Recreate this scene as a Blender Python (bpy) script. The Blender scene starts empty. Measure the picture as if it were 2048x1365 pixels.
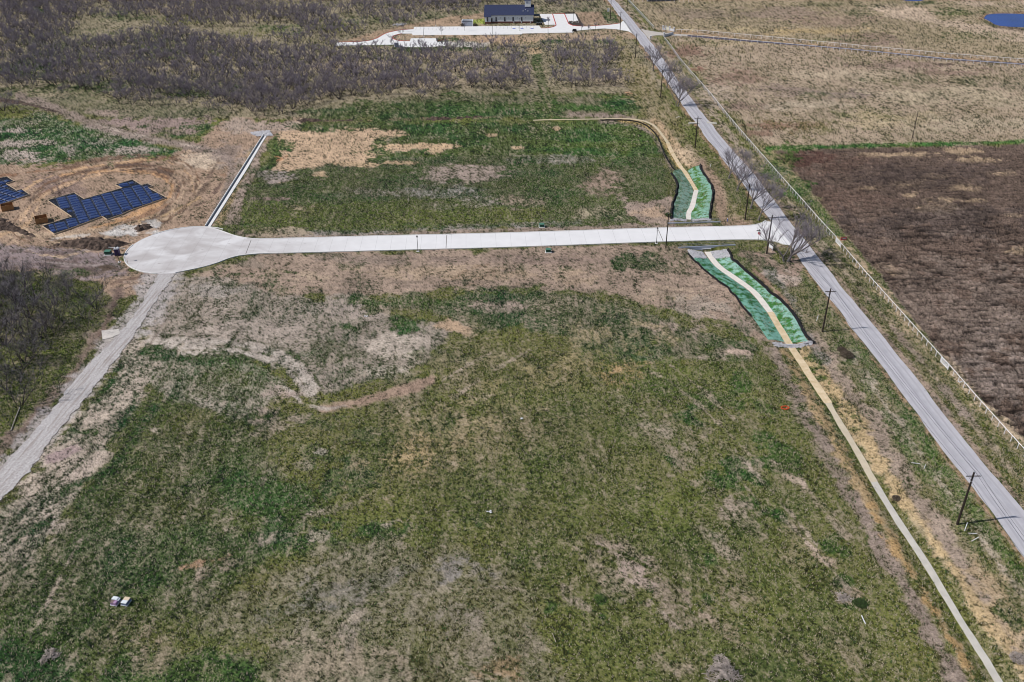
import bpy, bmesh, math, random
import numpy as np
from mathutils import Vector, Matrix, geometry

random.seed(7)
RNG = np.random.RandomState(11)
SC = bpy.context.scene
COL = SC.collection

# ------------------------------------------------------------------ camera, sky, sun
H = 115.0                       # flying height of the drone, metres
F = 1785.0                      # focal length in pixels of a 2048 wide frame
TH, RO = math.radians(30.97), math.radians(-0.686)
CX, CY = 1024.0, 682.5
_c, _s = math.cos(TH), math.sin(TH)
_r, _u, FW = np.array([1., 0, 0]), np.array([0, _s, _c]), np.array([0, _c, -_s])
RT = math.cos(RO) * _r + math.sin(RO) * _u
UP = -math.sin(RO) * _r + math.cos(RO) * _u
cam = bpy.data.cameras.new('camera')
cam.sensor_width = 36.0
cam.lens = F / 2048 * 36
cam.clip_start = 1.0
cam.clip_end = 60000
camo = bpy.data.objects.new('camera', cam)
COL.objects.link(camo)
M = Matrix.Identity(4)
for i in range(3):
    M[i][0], M[i][1], M[i][2] = RT[i], UP[i], -FW[i]
M[2][3] = H
camo.matrix_world = M
SC.camera = camo

SUN_EL, SHADOW_AZ = math.radians(46), math.radians(9)   # shadows run to the right and slightly away
W = bpy.data.worlds.new('World')
SC.world = W
W.use_nodes = True
nt = W.node_tree
sky = nt.nodes.new('ShaderNodeTexSky')
sky.sky_type = 'NISHITA'
sky.sun_disc = False
sky.sun_elevation = SUN_EL
# the sun stands at (-cos az, -sin az): compass angle measured from +Y clockwise
sky.sun_rotation = math.atan2(-math.cos(SHADOW_AZ), -math.sin(SHADOW_AZ))
sky.altitude = 200
bg = nt.nodes['Background']
nt.links.new(sky.outputs[0], bg.inputs[0])
bg.inputs[1].default_value = 0.085
sl = bpy.data.lights.new('sun', 'SUN')
sl.energy = 4.3
sl.angle = math.radians(0.53)
sl.color = (1.0, 0.965, 0.92)
so = bpy.data.objects.new('sun', sl)
COL.objects.link(so)
d = Vector((math.cos(SHADOW_AZ) * math.cos(SUN_EL), math.sin(SHADOW_AZ) * math.cos(SUN_EL), -math.sin(SUN_EL)))
so.rotation_euler = d.to_track_quat('-Z', 'Y').to_euler()
so.location = (-200, -50, 300)
SC.view_settings.view_transform = 'Standard'
SC.view_settings.look = 'None'
SC.view_settings.exposure = 0.0
SC.view_settings.gamma = 1.0
SC.cycles.filter_width = 1.0

# ------------------------------------------------------------------ survey: a mark of the photograph to a point on the land
def ray(px, py):
    return FW + ((px - CX) / F) * RT - ((py - CY) / F) * UP

def at(px, py, z=0.0):
    r = ray(px, py)
    t = (z - H) / r[2]
    return np.array([t * r[0], t * r[1], z])

def proj(x, y, z=0.0):
    vx, vy, vz = x, y, z - H
    w = vx * FW[0] + vy * FW[1] + vz * FW[2]
    a = vx * RT[0] + vy * RT[1] + vz * RT[2]
    b = vx * UP[0] + vy * UP[1] + vz * UP[2]
    return CX + F * a / w, CY - F * b / w

# ------------------------------------------------------------------ the drainage ditch
CH_LO = [(1414, 504, 1.5), (1426, 521, 1.4), (1438.5, 535, 1.3), (1466.6, 554.4, 1.2), (1503.5, 579, 1.1), (1523, 602, 1.0),
         (1540.5, 624.7, .9), (1561.6, 660, .8), (1577.4, 686.3, .7), (1588.5, 703, .7), (1618.5, 749.5, .7), (1656, 807, .7),
         (1686, 857, .7), (1716, 907, .7), (1748.5, 964.5, .7), (1778.5, 1014.5, .7), (1811, 1065.5, .7), (1848.5, 1120.5, .7),
         (1891, 1193, .7), (1936, 1265.5, .7), (1993.5, 1357, .7), (2090, 1512, .7), (2200, 1690, .7)]
CH_UP = [(1377.3, 440, 1.4), (1376.2, 426, 1.3), (1384.4, 414.3, 1.2), (1392, 380.9, 1.0), (1370.3, 344.5, .8), (1359, 331, .7), (1341, 300, .6),
         (1336.5, 287.5, .6), (1319, 262.5, .5), (1304, 247.5, .5), (1279, 240, .5), (1249, 237.5, .4), (1199, 238.7, .4),
         (1124, 239.5, .3), (1066, 241, .3)]
def chline(c):
    return np.array([list(at(x, y, -d)[:2]) + [d] for x, y, d in c])
LO, UPL = chline(CH_LO), chline(CH_UP)
SL = math.tan(math.radians(2.1))
S_LO = at(1414, 494.25)[1] - at(1414, 494.25)[0] * SL + .12
S_UP = at(1377, 446.8)[1] - at(1377, 446.8)[0] * SL + .25

def poly_dist(x, y, P):
    """distance to a polyline and the interpolated third value"""
    best = np.full(np.shape(x), 1e9)
    val = np.zeros(np.shape(x))
    for a, b in zip(P[:-1], P[1:]):
        dx, dy = b[0] - a[0], b[1] - a[1]
        t = np.clip(((x - a[0]) * dx + (y - a[1]) * dy) / (dx * dx + dy * dy + 1e-12), 0, 1)
        dd = np.hypot(x - a[0] - t * dx, y - a[1] - t * dy)
        m = dd < best
        best = np.where(m, dd, best)
        if len(a) > 2:
            val = np.where(m, a[2] + t * (b[2] - a[2]), val)
    return best, val

def hgt(x, y):
    x = np.asarray(x, float); y = np.asarray(y, float)
    z = np.zeros(np.broadcast(x, y).shape)
    for P in (LO, UPL):
        dd, dep = poly_dist(x, y, P)
        hw = 2.2 + dep * 3.0
        t = np.clip((dd - 0.75) / (hw - 0.75), 0, 1)
        z = np.minimum(z, -dep * (1 - t * t * (3 - 2 * t)))
    s = y - x * SL
    z = np.where((s > S_LO) & (s < S_UP), 0, z)
    return z

def on(px, py):
    z = 0.0
    for k in range(8):
        p = at(px, py, z)
        z = float(hgt(p[0], p[1]))
    return np.array([p[0], p[1], z])

# ------------------------------------------------------------------ colours
def lin1(c):
    c /= 255.0
    return c / 12.92 if c <= 0.04045 else ((c + 0.055) / 1.055) ** 2.4
KL = 1.22
def A(r, g, b):
    """reflectance of a surface that photographs as (r, g, b) in this sun"""
    return tuple(min(0.88, lin1(v) / KL) for v in (r, g, b))
def A4(r, g, b):
    return A(r, g, b) + (1.0,)

# ------------------------------------------------------------------ materials
def material(name, rgb, rough=0.85, var=0.15, scale=2.0, bump=0.0, bscale=8.0, metal=0.0, rgb2=None, spec=0.3, world=False, detail=5):
    m = bpy.data.materials.new(name)
    m.use_nodes = True
    n, l = m.node_tree.nodes, m.node_tree.links
    b = n['Principled BSDF']
    b.inputs['Roughness'].default_value = rough
    b.inputs['Metallic'].default_value = metal
    b.inputs['Specular IOR Level'].default_value = spec
    if world:
        src = n.new('ShaderNodeNewGeometry').outputs['Position']
    else:
        src = n.new('ShaderNodeTexCoord').outputs['Object']
    nz = n.new('ShaderNodeTexNoise')
    nz.inputs['Scale'].default_value = scale
    nz.inputs['Detail'].default_value = detail
    l.new(src, nz.inputs['Vector'])
    cr = n.new('ShaderNodeValToRGB')
    c = np.array(A(*rgb)); c2 = np.array(A(*rgb2)) if rgb2 else c
    lo, hi = np.clip(c * (1 - var), 0, .9), np.clip(c2 * (1 + var), 0, .9)
    cr.color_ramp.elements[0].position = 0.32
    cr.color_ramp.elements[1].position = 0.68
    cr.color_ramp.elements[0].color = (*lo, 1)
    cr.color_ramp.elements[1].color = (*hi, 1)
    l.new(nz.outputs['Fac'], cr.inputs['Fac'])
    l.new(cr.outputs['Color'], b.inputs['Base Color'])
    if bump:
        nb = n.new('ShaderNodeTexNoise')
        nb.inputs['Scale'].default_value = bscale
        nb.inputs['Detail'].default_value = 4
        l.new(src, nb.inputs['Vector'])
        bp = n.new('ShaderNodeBump')
        bp.inputs['Strength'].default_value = min(1, bump)
        bp.inputs['Distance'].default_value = 0.1 * max(1, bump)
        l.new(nb.outputs['Fac'], bp.inputs['Height'])
        l.new(bp.outputs['Normal'], b.inputs['Normal'])
    return m

def gravel_material():
    m = material('gravel', (168, 162, 161), .95, .0, 2.4, .35, 9, rgb2=(214, 209, 207), world=True, detail=10)
    n, l = m.node_tree.nodes, m.node_tree.links
    b = n['Principled BSDF']; base = b.inputs['Base Color'].links[0].from_socket
    g = n.new('ShaderNodeNewGeometry'); mp = n.new('ShaderNodeMapping')
    dv = (at(262, 682) - at(0, 1004))[:2]; mp.vector_type = 'POINT'
    mp.inputs['Rotation'].default_value = (0, 0, -math.atan2(dv[1], dv[0])); mp.inputs['Scale'].default_value = (.12, 1.6, 1)
    q = n.new('ShaderNodeTexNoise'); q.inputs['Scale'].default_value = 1.0; q.inputs['Detail'].default_value = 6
    rt = n.new('ShaderNodeVectorRotate'); rt.rotation_type = 'Z_AXIS'; rt.inputs['Angle'].default_value = -math.atan2(dv[1], dv[0])
    mp.inputs['Rotation'].default_value = (0, 0, 0)
    l.new(g.outputs['Position'], rt.inputs['Vector']); l.new(rt.outputs[0], mp.inputs[0]); l.new(mp.outputs[0], q.inputs['Vector'])
    mr = n.new('ShaderNodeMapRange'); l.new(q.outputs['Fac'], mr.inputs[0]); mr.inputs[1].default_value, mr.inputs[2].default_value = .45, .72; mr.inputs[4].default_value = .75
    mx = n.new('ShaderNodeMix'); mx.data_type = 'RGBA'; l.new(mr.outputs[0], mx.inputs[0]); l.new(base, mx.inputs[6]); mx.inputs[7].default_value = A4(146, 132, 124)
    l.new(mx.outputs[2], b.inputs['Base Color'])
    return m

def ground_material():
    m = bpy.data.materials.new('ground_cover')
    m.use_nodes = True
    n, l = m.node_tree.nodes, m.node_tree.links
    b = n['Principled BSDF']
    b.inputs['Roughness'].default_value = 0.95
    b.inputs['Specular IOR Level'].default_value = 0.1
    at_c = n.new('ShaderNodeAttribute'); at_c.attribute_name = 'cover'
    at_r = n.new('ShaderNodeAttribute'); at_r.attribute_name = 'tuft'
    g = n.new('ShaderNodeNewGeometry')
    n1 = n.new('ShaderNodeTexNoise'); n1.inputs['Scale'].default_value = 3.2; n1.inputs['Detail'].default_value = 4
    n2 = n.new('ShaderNodeTexNoise'); n2.inputs['Scale'].default_value = 0.9; n2.inputs['Detail'].default_value = 5
    for q in (n1, n2):
        l.new(g.outputs['Position'], q.inputs['Vector'])
    mr = n.new('ShaderNodeMapRange')
    mr.inputs[1].default_value, mr.inputs[2].default_value = .3, .7
    mr.inputs[3].default_value, mr.inputs[4].default_value = .72, 1.3
    l.new(n1.outputs['Fac'], mr.inputs[0])
    mx = n.new('ShaderNodeMix'); mx.data_type = 'RGBA'; mx.blend_type = 'MULTIPLY'
    mx.inputs[0].default_value = 1
    l.new(at_c.outputs['Color'], mx.inputs[6])
    l.new(mr.outputs[0], mx.inputs[7])
    l.new(mx.outputs[2], b.inputs['Base Color'])
    ad = n.new('ShaderNodeMath'); ad.operation = 'ADD'
    l.new(n1.outputs['Fac'], ad.inputs[0]); l.new(n2.outputs['Fac'], ad.inputs[1])
    bp = n.new('ShaderNodeBump')
    bp.inputs['Distance'].default_value = 0.55
    l.new(at_r.outputs['Fac'], bp.inputs['Strength'])
    l.new(ad.outputs[0], bp.inputs['Height'])
    l.new(bp.outputs['Normal'], b.inputs['Normal'])
    return m

MT = {
    'asphalt': material('asphalt', (190, 187, 192), .9, .05, .35, .12, 20, rgb2=(196, 193, 198), world=True),
    'concrete': material('concrete', (236, 234, 232), .9, .04, .4, .05, 12, world=True),
    'channel_white': material('channel_white', (232, 224, 214), .9, .06, .8, .05, 12, world=True),
    'channel_tan': material('channel_tan', (216, 190, 150), .9, .08, .8, .05, 12, world=True, rgb2=(224, 204, 172)),
    'channel_grey': material('channel_grey', (206, 200, 190), .9, .08, .8, .05, 12, world=True),
    'drive': material('drive', (196, 188, 180), .9, .06, .4, world=True),
    'dark_asphalt': material('dark_asphalt', (84, 84, 104), .9, .08, .4, world=True),
    'gravel': gravel_material(),
    'red_paint': material('red_paint', (196, 72, 58), .7, .1, 2),
    'water': material('water', (14, 56, 140), .25, .2, .06, .05, 1.5, spec=.25, world=True),
    'wood_pole': material('wood_pole', (52, 42, 38), .9, .2, 3),
    'wood_arm': material('wood_arm', (74, 64, 58), .9, .2, 3),
    'porcelain': material('porcelain', (200, 205, 215), .3, .05, 3),
    'wire': material('wire', (62, 62, 70), .6, .05, 1),
    'white_pipe': material('white_pipe', (246, 245, 248), .5, .05, 1),
    'post_grey': material('post_grey', (232, 228, 232), .6, .08, 2),
    'black_metal': material('black_metal', (34, 34, 36), .5, .1, 2),
    'lamp_glass': material('lamp_glass', (225, 225, 225), .3, .03, 2),
    'fabric_black': material('fabric_black', (24, 22, 26), .9, .3, 1.2, .4, 5),
    'hw_conc': material('hw_conc', (176, 182, 196), .85, .08, 1),
    'rail_metal': material('rail_metal', (150, 152, 160), .5, .05, 2, metal=.3),
    'culvert_shade': material('culvert_shade', (16, 16, 20), .9, .1, 1),
    'stone': material('stone', (188, 186, 190), .9, .2, 1.6, .3, 4),
    'stone_dark': material('stone_dark', (150, 146, 150), .9, .25, 1.6, .3, 4),
    'poly_sheet': material('poly_sheet', (44, 62, 110), .34, .35, .5, .35, 2.5, spec=.5, world=True),
    'trench': material('trench', (18, 20, 32), .6, .2, .6, world=True),
    'lumber': material('lumber', (202, 180, 154), .8, .12, 2),
    'plywood': material('plywood', (166, 122, 80), .8, .15, 1),
    'plywood_in': material('plywood_in', (120, 88, 62), .9, .2, 1),
    'clod': material('clod', (62, 51, 45), .95, .45, 1.2, .9, 3, rgb2=(92, 77, 68)),
    'green_box': material('green_box', (48, 88, 72), .5, .08, 2),
    'toilet_body': material('toilet_body', (66, 48, 96), .5, .08, 2),
    'white_paint': material('white_paint', (226, 226, 230), .5, .05, 2),
    'trunk': material('trunk', (66, 58, 62), .9, .25, 3),
    'trunk_big': material('trunk_big', (126, 118, 116), .9, .25, 2),
    'twig': material('twig', (150, 140, 149), .9, .2, .7),
    'twig_big': material('twig_big', (150, 141, 150), .9, .18, .7),
    'brush': material('brush', (178, 166, 158), .9, .3, 1.5),
    'twig_grove': material('twig_grove', (156, 148, 152), .9, .3, .7),
    'bush_green': material('bush_green', (64, 84, 44), .9, .35, 1.5),
    'bush_dark': material('bush_dark', (104, 92, 80), .9, .35, 1.5),
    'roof': material('roof', (50, 58, 88), .85, .12, 1.5, .2, 6),
    'siding': material('siding', (226, 228, 232), .7, .03, 1),
    'brick': material('brick', (112, 72, 62), .9, .2, 4),
    'pane': material('pane', (36, 44, 62), .15, .1, 1, spec=.6),
    'trim': material('trim', (216, 216, 220), .6, .03, 1),
    'grey_door': material('grey_door', (170, 176, 190), .6, .05, 1),
    'stop_red': material('stop_red', (206, 44, 52), .5, .05, 2),
    'sign_green': material('sign_green', (38, 52, 48), .5, .05, 2),
    'pink_red': material('pink_red', (226, 96, 104), .6, .1, 2),
    'orange': material('orange', (222, 92, 48), .8, .1, 2),
    'hive_white': material('hive_white', (228, 234, 238), .6, .05, 3),
    'hive_purple': material('hive_purple', (172, 140, 176), .6, .08, 3),
    'hive_taupe': material('hive_taupe', (128, 108, 108), .7, .1, 3),
    'hive_cream': material('hive_cream', (226, 206, 178), .6, .08, 3),
    'hive_side': material('hive_side', (120, 130, 160), .6, .08, 3),
    'mulch': material('mulch', (70, 60, 56), .95, .3, 2, world=True),
    'blue_paint': material('blue_paint', (96, 110, 190), .7, .05, 2),
    'steel_blue': material('steel_blue', (120, 146, 180), .5, .06, 2),
}

# ------------------------------------------------------------------ mesh building helpers
def tag(o, label=None, cat=None, group=None, kind=None):
    if label: o['label'] = label
    if cat: o['category'] = cat
    if group: o['group'] = group
    if kind: o['kind'] = kind
    return o

def np_mesh(name, V, T):
    """mesh of triangles from arrays"""
    V = np.asarray(V, np.float32); T = np.asarray(T, np.int32)
    k = T.shape[1]
    me = bpy.data.meshes.new(name)
    me.vertices.add(len(V)); me.vertices.foreach_set('co', V.ravel())
    me.loops.add(T.size); me.loops.foreach_set('vertex_index', T.ravel())
    me.polygons.add(len(T)); me.polygons.foreach_set('loop_start', np.arange(0, T.size, k, dtype=np.int32))
    me.polygons.foreach_set('loop_total', np.full(len(T), k, np.int32))
    me.update(calc_edges=True)
    return me

class MB:
    def __init__(s):
        s.v, s.f = [], []
    def add(s, vs, fs):
        o = len(s.v)
        s.v += [tuple(map(float, q)) for q in vs]
        s.f += [tuple(i + o for i in q) for q in fs]
    def box(s, c, size, rz=0, tilt=None):
        x, y, z = (q / 2 for q in size)
        vs = [Vector((a * x, b * y, cc * z)) for cc in (-1, 1) for a, b in ((-1, -1), (1, -1), (1, 1), (-1, 1))]
        R = Matrix.Rotation(rz, 3, 'Z')
        if tilt is not None:
            R = R @ Matrix.Rotation(tilt, 3, 'Y')
        vs = [R @ q + Vector(c) for q in vs]
        s.add(vs, [(3, 2, 1, 0), (4, 5, 6, 7), (0, 1, 5, 4), (1, 2, 6, 5), (2, 3, 7, 6), (3, 0, 4, 7)])
        return s
    def prism(s, poly, z0, z1):
        poly = [tuple(p[:2]) for p in poly]
        ar = sum(a[0] * b[1] - b[0] * a[1] for a, b in zip(poly, poly[1:] + poly[:1]))
        if ar < 0: poly = poly[::-1]
        n = len(poly)
        tri = geometry.tessellate_polygon([[Vector((*p, 0)) for p in poly]])
        vs = [(*p, z0) for p in poly] + [(*p, z1) for p in poly]
        fs = []
        for t in tri:
            a, b, c = (Vector(poly[i]) for i in t)
            if (b - a).cross(c - a) < 0: t = t[::-1]
            fs.append(tuple(i + n for i in t))
            fs.append(tuple(t[::-1]))
        fs += [(i, (i + 1) % n, (i + 1) % n + n, i + n) for i in range(n)]
        s.add(vs, fs)
        return s
    def tube(s, pts, r, n=6, cap=True):
        pts = [Vector(p) for p in pts]
        rs = r if isinstance(r, (list, tuple)) else [r] * len(pts)
        vs, fs = [], []
        for i, p in enumerate(pts):
            t = (pts[min(i + 1, len(pts) - 1)] - pts[max(i - 1, 0)]).normalized()
            ref = Vector((0, 0, 1)) if abs(t.z) < .9 else Vector((1, 0, 0))
            u = t.cross(ref).normalized(); w = t.cross(u)
            for k in range(n):
                a = 2 * math.pi * k / n
                vs.append(p + (u * math.cos(a) + w * math.sin(a)) * rs[i])
        for i in range(len(pts) - 1):
            for k in range(n):
                k2 = (k + 1) % n
                fs.append((i * n + k, (i + 1) * n + k, (i + 1) * n + k2, i * n + k2))
        if cap:
            fs.append(tuple(range(n)))
            fs.append(tuple((len(pts) - 1) * n + k for k in range(n))[::-1])
        s.add(vs, fs)
        return s
    def ribbon(s, L, R, z=None, m=1, thick=0.0):
        """strip between two polylines of equal length; z: function or constant"""
        n = len(L); vs = []; fs = []
        for a, b in zip(L, R):
            for k in range(m + 1):
                t = k / m
                x, y = a[0] + (b[0] - a[0]) * t, a[1] + (b[1] - a[1]) * t
                zz = z(x, y) if callable(z) else z
                vs.append((x, y, float(zz)))
        w = m + 1
        for i in range(n - 1):
            for k in range(m):
                q = (i * w + k, i * w + k + 1, (i + 1) * w + k + 1, (i + 1) * w + k)
                a, b, c = (Vector(vs[j]) for j in q[:3])
                if (b - a).cross(c - a).z < 0: q = q[::-1]
                fs.append(q)
        s.add(vs, fs)
        if thick:
            for side in (0, m):
                e = [vs[i * w + side] for i in range(n)]
                vv = e + [(x, y, zz - thick) for x, y, zz in e]
                s.add(vv, [(i, i + 1, n + i + 1, n + i) for i in range(n - 1)])
        return s
    def mesh(s, name):
        me = bpy.data.meshes.new(name)
        me.from_pydata(s.v, [], s.f)
        me.update()
        return me
    def build(s, name, m, parent=None, loc=None, smooth=False):
        me = s.mesh(name)
        me.materials.append(m if not isinstance(m, str) else MT[m])
        if smooth:
            me.polygons.foreach_set('use_smooth', [True] * len(me.polygons))
        o = bpy.data.objects.new(name, me)
        COL.objects.link(o)
        if parent: o.parent = parent
        if loc is not None: o.location = loc
        return o

def empty(name, loc, label=None, cat=None, group=None, rz=0):
    o = bpy.data.objects.new(name, None)
    COL.objects.link(o)
    o.location = tuple(map(float, loc))
    o.rotation_euler = (0, 0, rz)
    o.empty_display_size = .5
    return tag(o, label, cat, group)

def copy_tree(o, parent=None, kids=None):
    c = o.copy()
    COL.objects.link(c)
    if parent: c.parent = parent
    for ch in (kids if kids is not None else list(o.children)):
        copy_tree(ch, c)
    return c

def resample(P, n):
    P = np.array([p[:2] for p in P], float)
    s = np.r_[0, np.cumsum(np.hypot(*np.diff(P, axis=0).T))]
    t = np.linspace(0, s[-1], n)
    return np.c_[np.interp(t, s, P[:, 0]), np.interp(t, s, P[:, 1])]

def G(pts, z=0.0):
    return [tuple(at(x, y, z)[:2]) for x, y in pts]

def smooth_line(P, it=2):
    P = np.array(P, float)
    for k in range(it):
        Q = [P[0]]
        for a, b in zip(P[:-1], P[1:]):
            Q += [a * .75 + b * .25, a * .25 + b * .75]
        P = np.array(Q + [P[-1]])
    return P

# ------------------------------------------------------------------ noise
def vnoise(x, y, seed=0):
    xi = np.floor(x).astype(np.int64); yi = np.floor(y).astype(np.int64)
    fx, fy = x - xi, y - yi
    fx = fx * fx * (3 - 2 * fx); fy = fy * fy * (3 - 2 * fy)
    def h(a, b):
        q = (a * 374761393 + b * 668265263 + seed * 2147483647 // 7919) & 0xffffffff
        q = ((q ^ (q >> 13)) * 1274126177) & 0xffffffff
        q = ((q ^ (q >> 16)) * 2246822519) & 0xffffffff
        return ((q ^ (q >> 15)) & 0xffffff) / float(0xffffff)
    a, b, c, e = h(xi, yi), h(xi + 1, yi), h(xi, yi + 1), h(xi + 1, yi + 1)
    return (a + (b - a) * fx) * (1 - fy) + (c + (e - c) * fx) * fy
def fbm(x, y, size, oct=4, seed=0, gain=.55):
    """roughly unit-variance noise with features of the given size in metres"""
    t = np.zeros(np.shape(x)); amp = 1; tot = 0
    for k in range(oct):
        f = 2.03 ** k / size
        t += amp * (vnoise(x * f + 17.3 * k, y * f - 9.1 * k, seed + 31 * k) - .5)
        tot += amp * amp
        amp *= gain
    return t / (.225 * math.sqrt(tot))
def sstep(t):
    t = np.clip(t, 0, 1)
    return t * t * (3 - 2 * t)

# ------------------------------------------------------------------ the ground, one sheet to the horizon
def axis(lo, hi, step, far_lo, far_hi, grow=1.17):
    a = list(np.arange(lo, hi + .1, step)); s = step
    q = a[-1]
    while q < far_hi:
        s *= grow; q += s; a.append(min(q, far_hi))
    s = step; q = a[0]
    while q > far_lo:
        s *= grow; q -= s; a.insert(0, max(q, far_lo))
    return np.array(a)
gu = axis(-44, 2092, 2.0, -2600, 4600)
gv = axis(-30, 1400, 2.0, -384, 2500)
U_, V_ = np.meshgrid(gu, gv)
_dx = (U_ - CX) / F; _dy = (V_ - CY) / F
rx = _dx; ry = FW[1] - _dy * _u[1]; rz = FW[2] - _dy * _u[2]
t_ = -H / rz
X, Y = t_ * rx, t_ * ry
PX, PY = proj(X, Y, 0.0)
NR, NC = X.shape
DIST = np.hypot(X, Y)

def K3(c):
    return np.array(A(*c))
C = dict(bare=(152, 134, 121), pale=(178, 165, 152), tan=(190, 162, 130), straw=(200, 170, 116), brown=(134, 110, 92),
         dark=(92, 80, 74), grey=(146, 139, 136), thatch=(134, 124, 104), pink=(152, 132, 124), dry=(164, 147, 124),
         plough=(112, 95, 84), dirt=(170, 144, 122), white=(196, 190, 184), rust=(128, 88, 72), mauve=(140, 126, 126))
VG = dict(lush=(42, 78, 40), grass=(60, 88, 42), olive=(88, 94, 46), yell=(112, 114, 62), dull=(94, 98, 66), teal=(46, 86, 56), bright=(66, 106, 46))
soil = np.zeros((NR, NC, 3)); soil[:] = K3((130, 122, 92))
veg = np.zeros((NR, NC, 3)); veg[:] = K3((97, 104, 54))
cov = np.full((NR, NC), .74)
tuft = np.full((NR, NC), .55)
clod = np.zeros((NR, NC))
E1 = fbm(X, Y, 9.0, 5, 3)          # edge wander
E2 = fbm(X, Y, 2.2, 4, 8)
flatv = V_[:, 0]; flatu = U_[0]

def window(x0, x1, y0, y1):
    m = 60
    c0, c1 = np.searchsorted(flatu, [x0 - m, x1 + m]); r0, r1 = np.searchsorted(flatv, [y0 - m, y1 + m])
    return slice(max(0, r0 - 1), min(NR, r1 + 1)), slice(max(0, c0 - 1), min(NC, c1 + 1))

def lay(w, m, s=None, v=None, c=None, o=1.0, t=None):
    m = m * o
    if s is not None:
        soil[w] += (K3(C[s] if isinstance(s, str) else s) - soil[w]) * m[..., None]
    if v is not None:
        veg[w] += (K3(VG[v] if isinstance(v, str) else v) - veg[w]) * m[..., None]
    if c is not None:
        cov[w] += (c - cov[w]) * m
    if t is not None:
        tuft[w] += (t - tuft[w]) * m

def poly(P, s=None, v=None, c=None, o=1.0, f=8.0, na=5.0, t=None):
    P = np.array(P, float)
    w = window(P[:, 0].min(), P[:, 0].max(), P[:, 1].min(), P[:, 1].max())
    x, y = PX[w], PY[w]
    ins = np.zeros(x.shape, bool); best = np.full(x.shape, 1e9)
    n = len(P)
    for i in range(n):
        (ax, ay), (bx, by) = P[i], P[(i + 1) % n]
        if ay != by:
            cr = ((ay > y) != (by > y)) & (x < (bx - ax) * (y - ay) / (by - ay) + ax)
            ins ^= cr
        dx, dy = bx - ax, by - ay
        q = np.clip(((x - ax) * dx + (y - ay) * dy) / (dx * dx + dy * dy + 1e-9), 0, 1)
        best = np.minimum(best, np.hypot(x - ax - q * dx, (y - ay - q * dy) * 1.0))
    sd = np.where(ins, best, -best) + na * (E1[w] * .8 + E2[w] * .5)
    lay(w, sstep(sd / f + .5), s, v, c, o, t)

def stroke(P, wd, s=None, v=None, c=None, o=1.0, f=None, na=1.2, t=None, sm=1):
    P = smooth_line(P, sm) if sm else np.array(P, float)
    wmax = np.max(wd)
    f = f or max(2.5, wmax * .5)
    w = window(P[:, 0].min() - wmax, P[:, 0].max() + wmax, P[:, 1].min() - wmax, P[:, 1].max() + wmax)
    dd, _ = poly_dist(PX[w], PY[w], P)
    sd = wmax / 2 - dd + na * (E1[w] * .7 + E2[w] * .8)
    lay(w, sstep(sd / f + .5), s, v, c, o, t)

def blob(cx, cy, rx_, ry_, s=None, v=None, c=None, o=1.0, ang=0, na=.28, f=.5, t=None):
    R_ = max(rx_, ry_) * 1.4
    w = window(cx - R_, cx + R_, cy - R_, cy + R_)
    a = math.radians(ang)
    dx, dy = PX[w] - cx, PY[w] - cy
    p, q = dx * math.cos(a) + dy * math.sin(a), -dx * math.sin(a) + dy * math.cos(a)
    r = np.hypot(p / rx_, q / ry_)
    sd = 1 - r + na * (E1[w] * .8 + E2[w] * .7)
    lay(w, sstep(sd / f + .5), s, v, c, o, t)

FAR = -700
# --- mesquite country beyond
poly([(-900, FAR), (1214, FAR), (1216, 0), (1300, 115), (1330, 180), (1250, 190), (1050, 186), (830, 205), (640, 234), (600, 245), (470, 240),
      (330, 232), (120, 215), (0, 186), (-900, 150)], (146, 134, 112), (98, 100, 66), .34, t=.4)
for b in [(50, 140, 70, 18, 'grass', .75), (230, 165, 120, 16, 'grass', .62), (110, 178, 110, 10, 'grass', .7), (420, 182, 110, 12, 'grass', .6), (80, 22, 14, 5, 'lush', .8),
          (250, 30, 90, 12, 'grass', .5), (330, 95, 110, 22, 'grass', .55), (130, 90, 120, 30, 'grass', .5), (560, 60, 60, 10, 'grass', .55), (660, 55, 50, 8, 'yell', .7), (380, 40, 80, 8, 'yell', .6),
          (480, 68, 70, 6, 'yell', .55), (760, 40, 70, 7, 'grass', .55), (900, 30, 80, 7, 'grass', .5), (1100, 18, 90, 8, 'grass', .5), (545, 120, 80, 12, 'dull', .5), (860, 97, 100, 6, 'grass', .7), (1050, 85, 40, 4, 'grass', .6),
          (1215, 78, 24, 9, 'lush', .75), (1195, 66, 14, 4, 'lush', .7), (1205, 40, 16, 6, 'lush', .75), (1095, 82, 34, 4, 'lush', .6), (1225, 30, 18, 10, 'grass', .7), (1000, 8, 300, 8, 'dull', .4), (760, 90, 60, 4, 'grass', .7)]:
    blob(b[0], b[1], b[2], b[3], None, b[4], b[5], .85)
for b in [(1150, 40, 36, 8, 'dry'), (900, 110, 90, 8, 'dry'), (700, 130, 90, 10, 'dry'), (1240, 160, 70, 14, 'dry'), (850, 165, 120, 10, 'dry'), (1000, 140, 100, 12, 'dry'), (1020, 85, 60, 5, 'tan'), (470, 85, 60, 5, 'dry'), (340, 20, 60, 8, 'dry'), (950, 88, 30, 5, 'white')]:
    blob(b[0], b[1], b[2], b[3], b[4], None, .2, .7)
poly([(672, 84), (760, 62), (830, 47), (905, 32), (968, 27), (970, 52), (830, 54), (800, 61), (770, 68), (755, 77), (720, 84)], (164, 140, 116), None, .04, f=3, na=1, t=.1)
poly([(820, 69), (1045, 69), (1150, 66), (1200, 60), (1262, 66), (1270, 80), (1150, 78), (900, 84), (872, 78), (820, 78), (800, 82), (785, 76), (800, 68)], (168, 146, 122), 'grass', .15, f=3, na=2, t=.1)
blob(1010, 78, 80, 5, (178, 150, 124), None, .05, .8)
blob(905, 88, 32, 5, 'white', 'lush', .3, .8)
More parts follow.
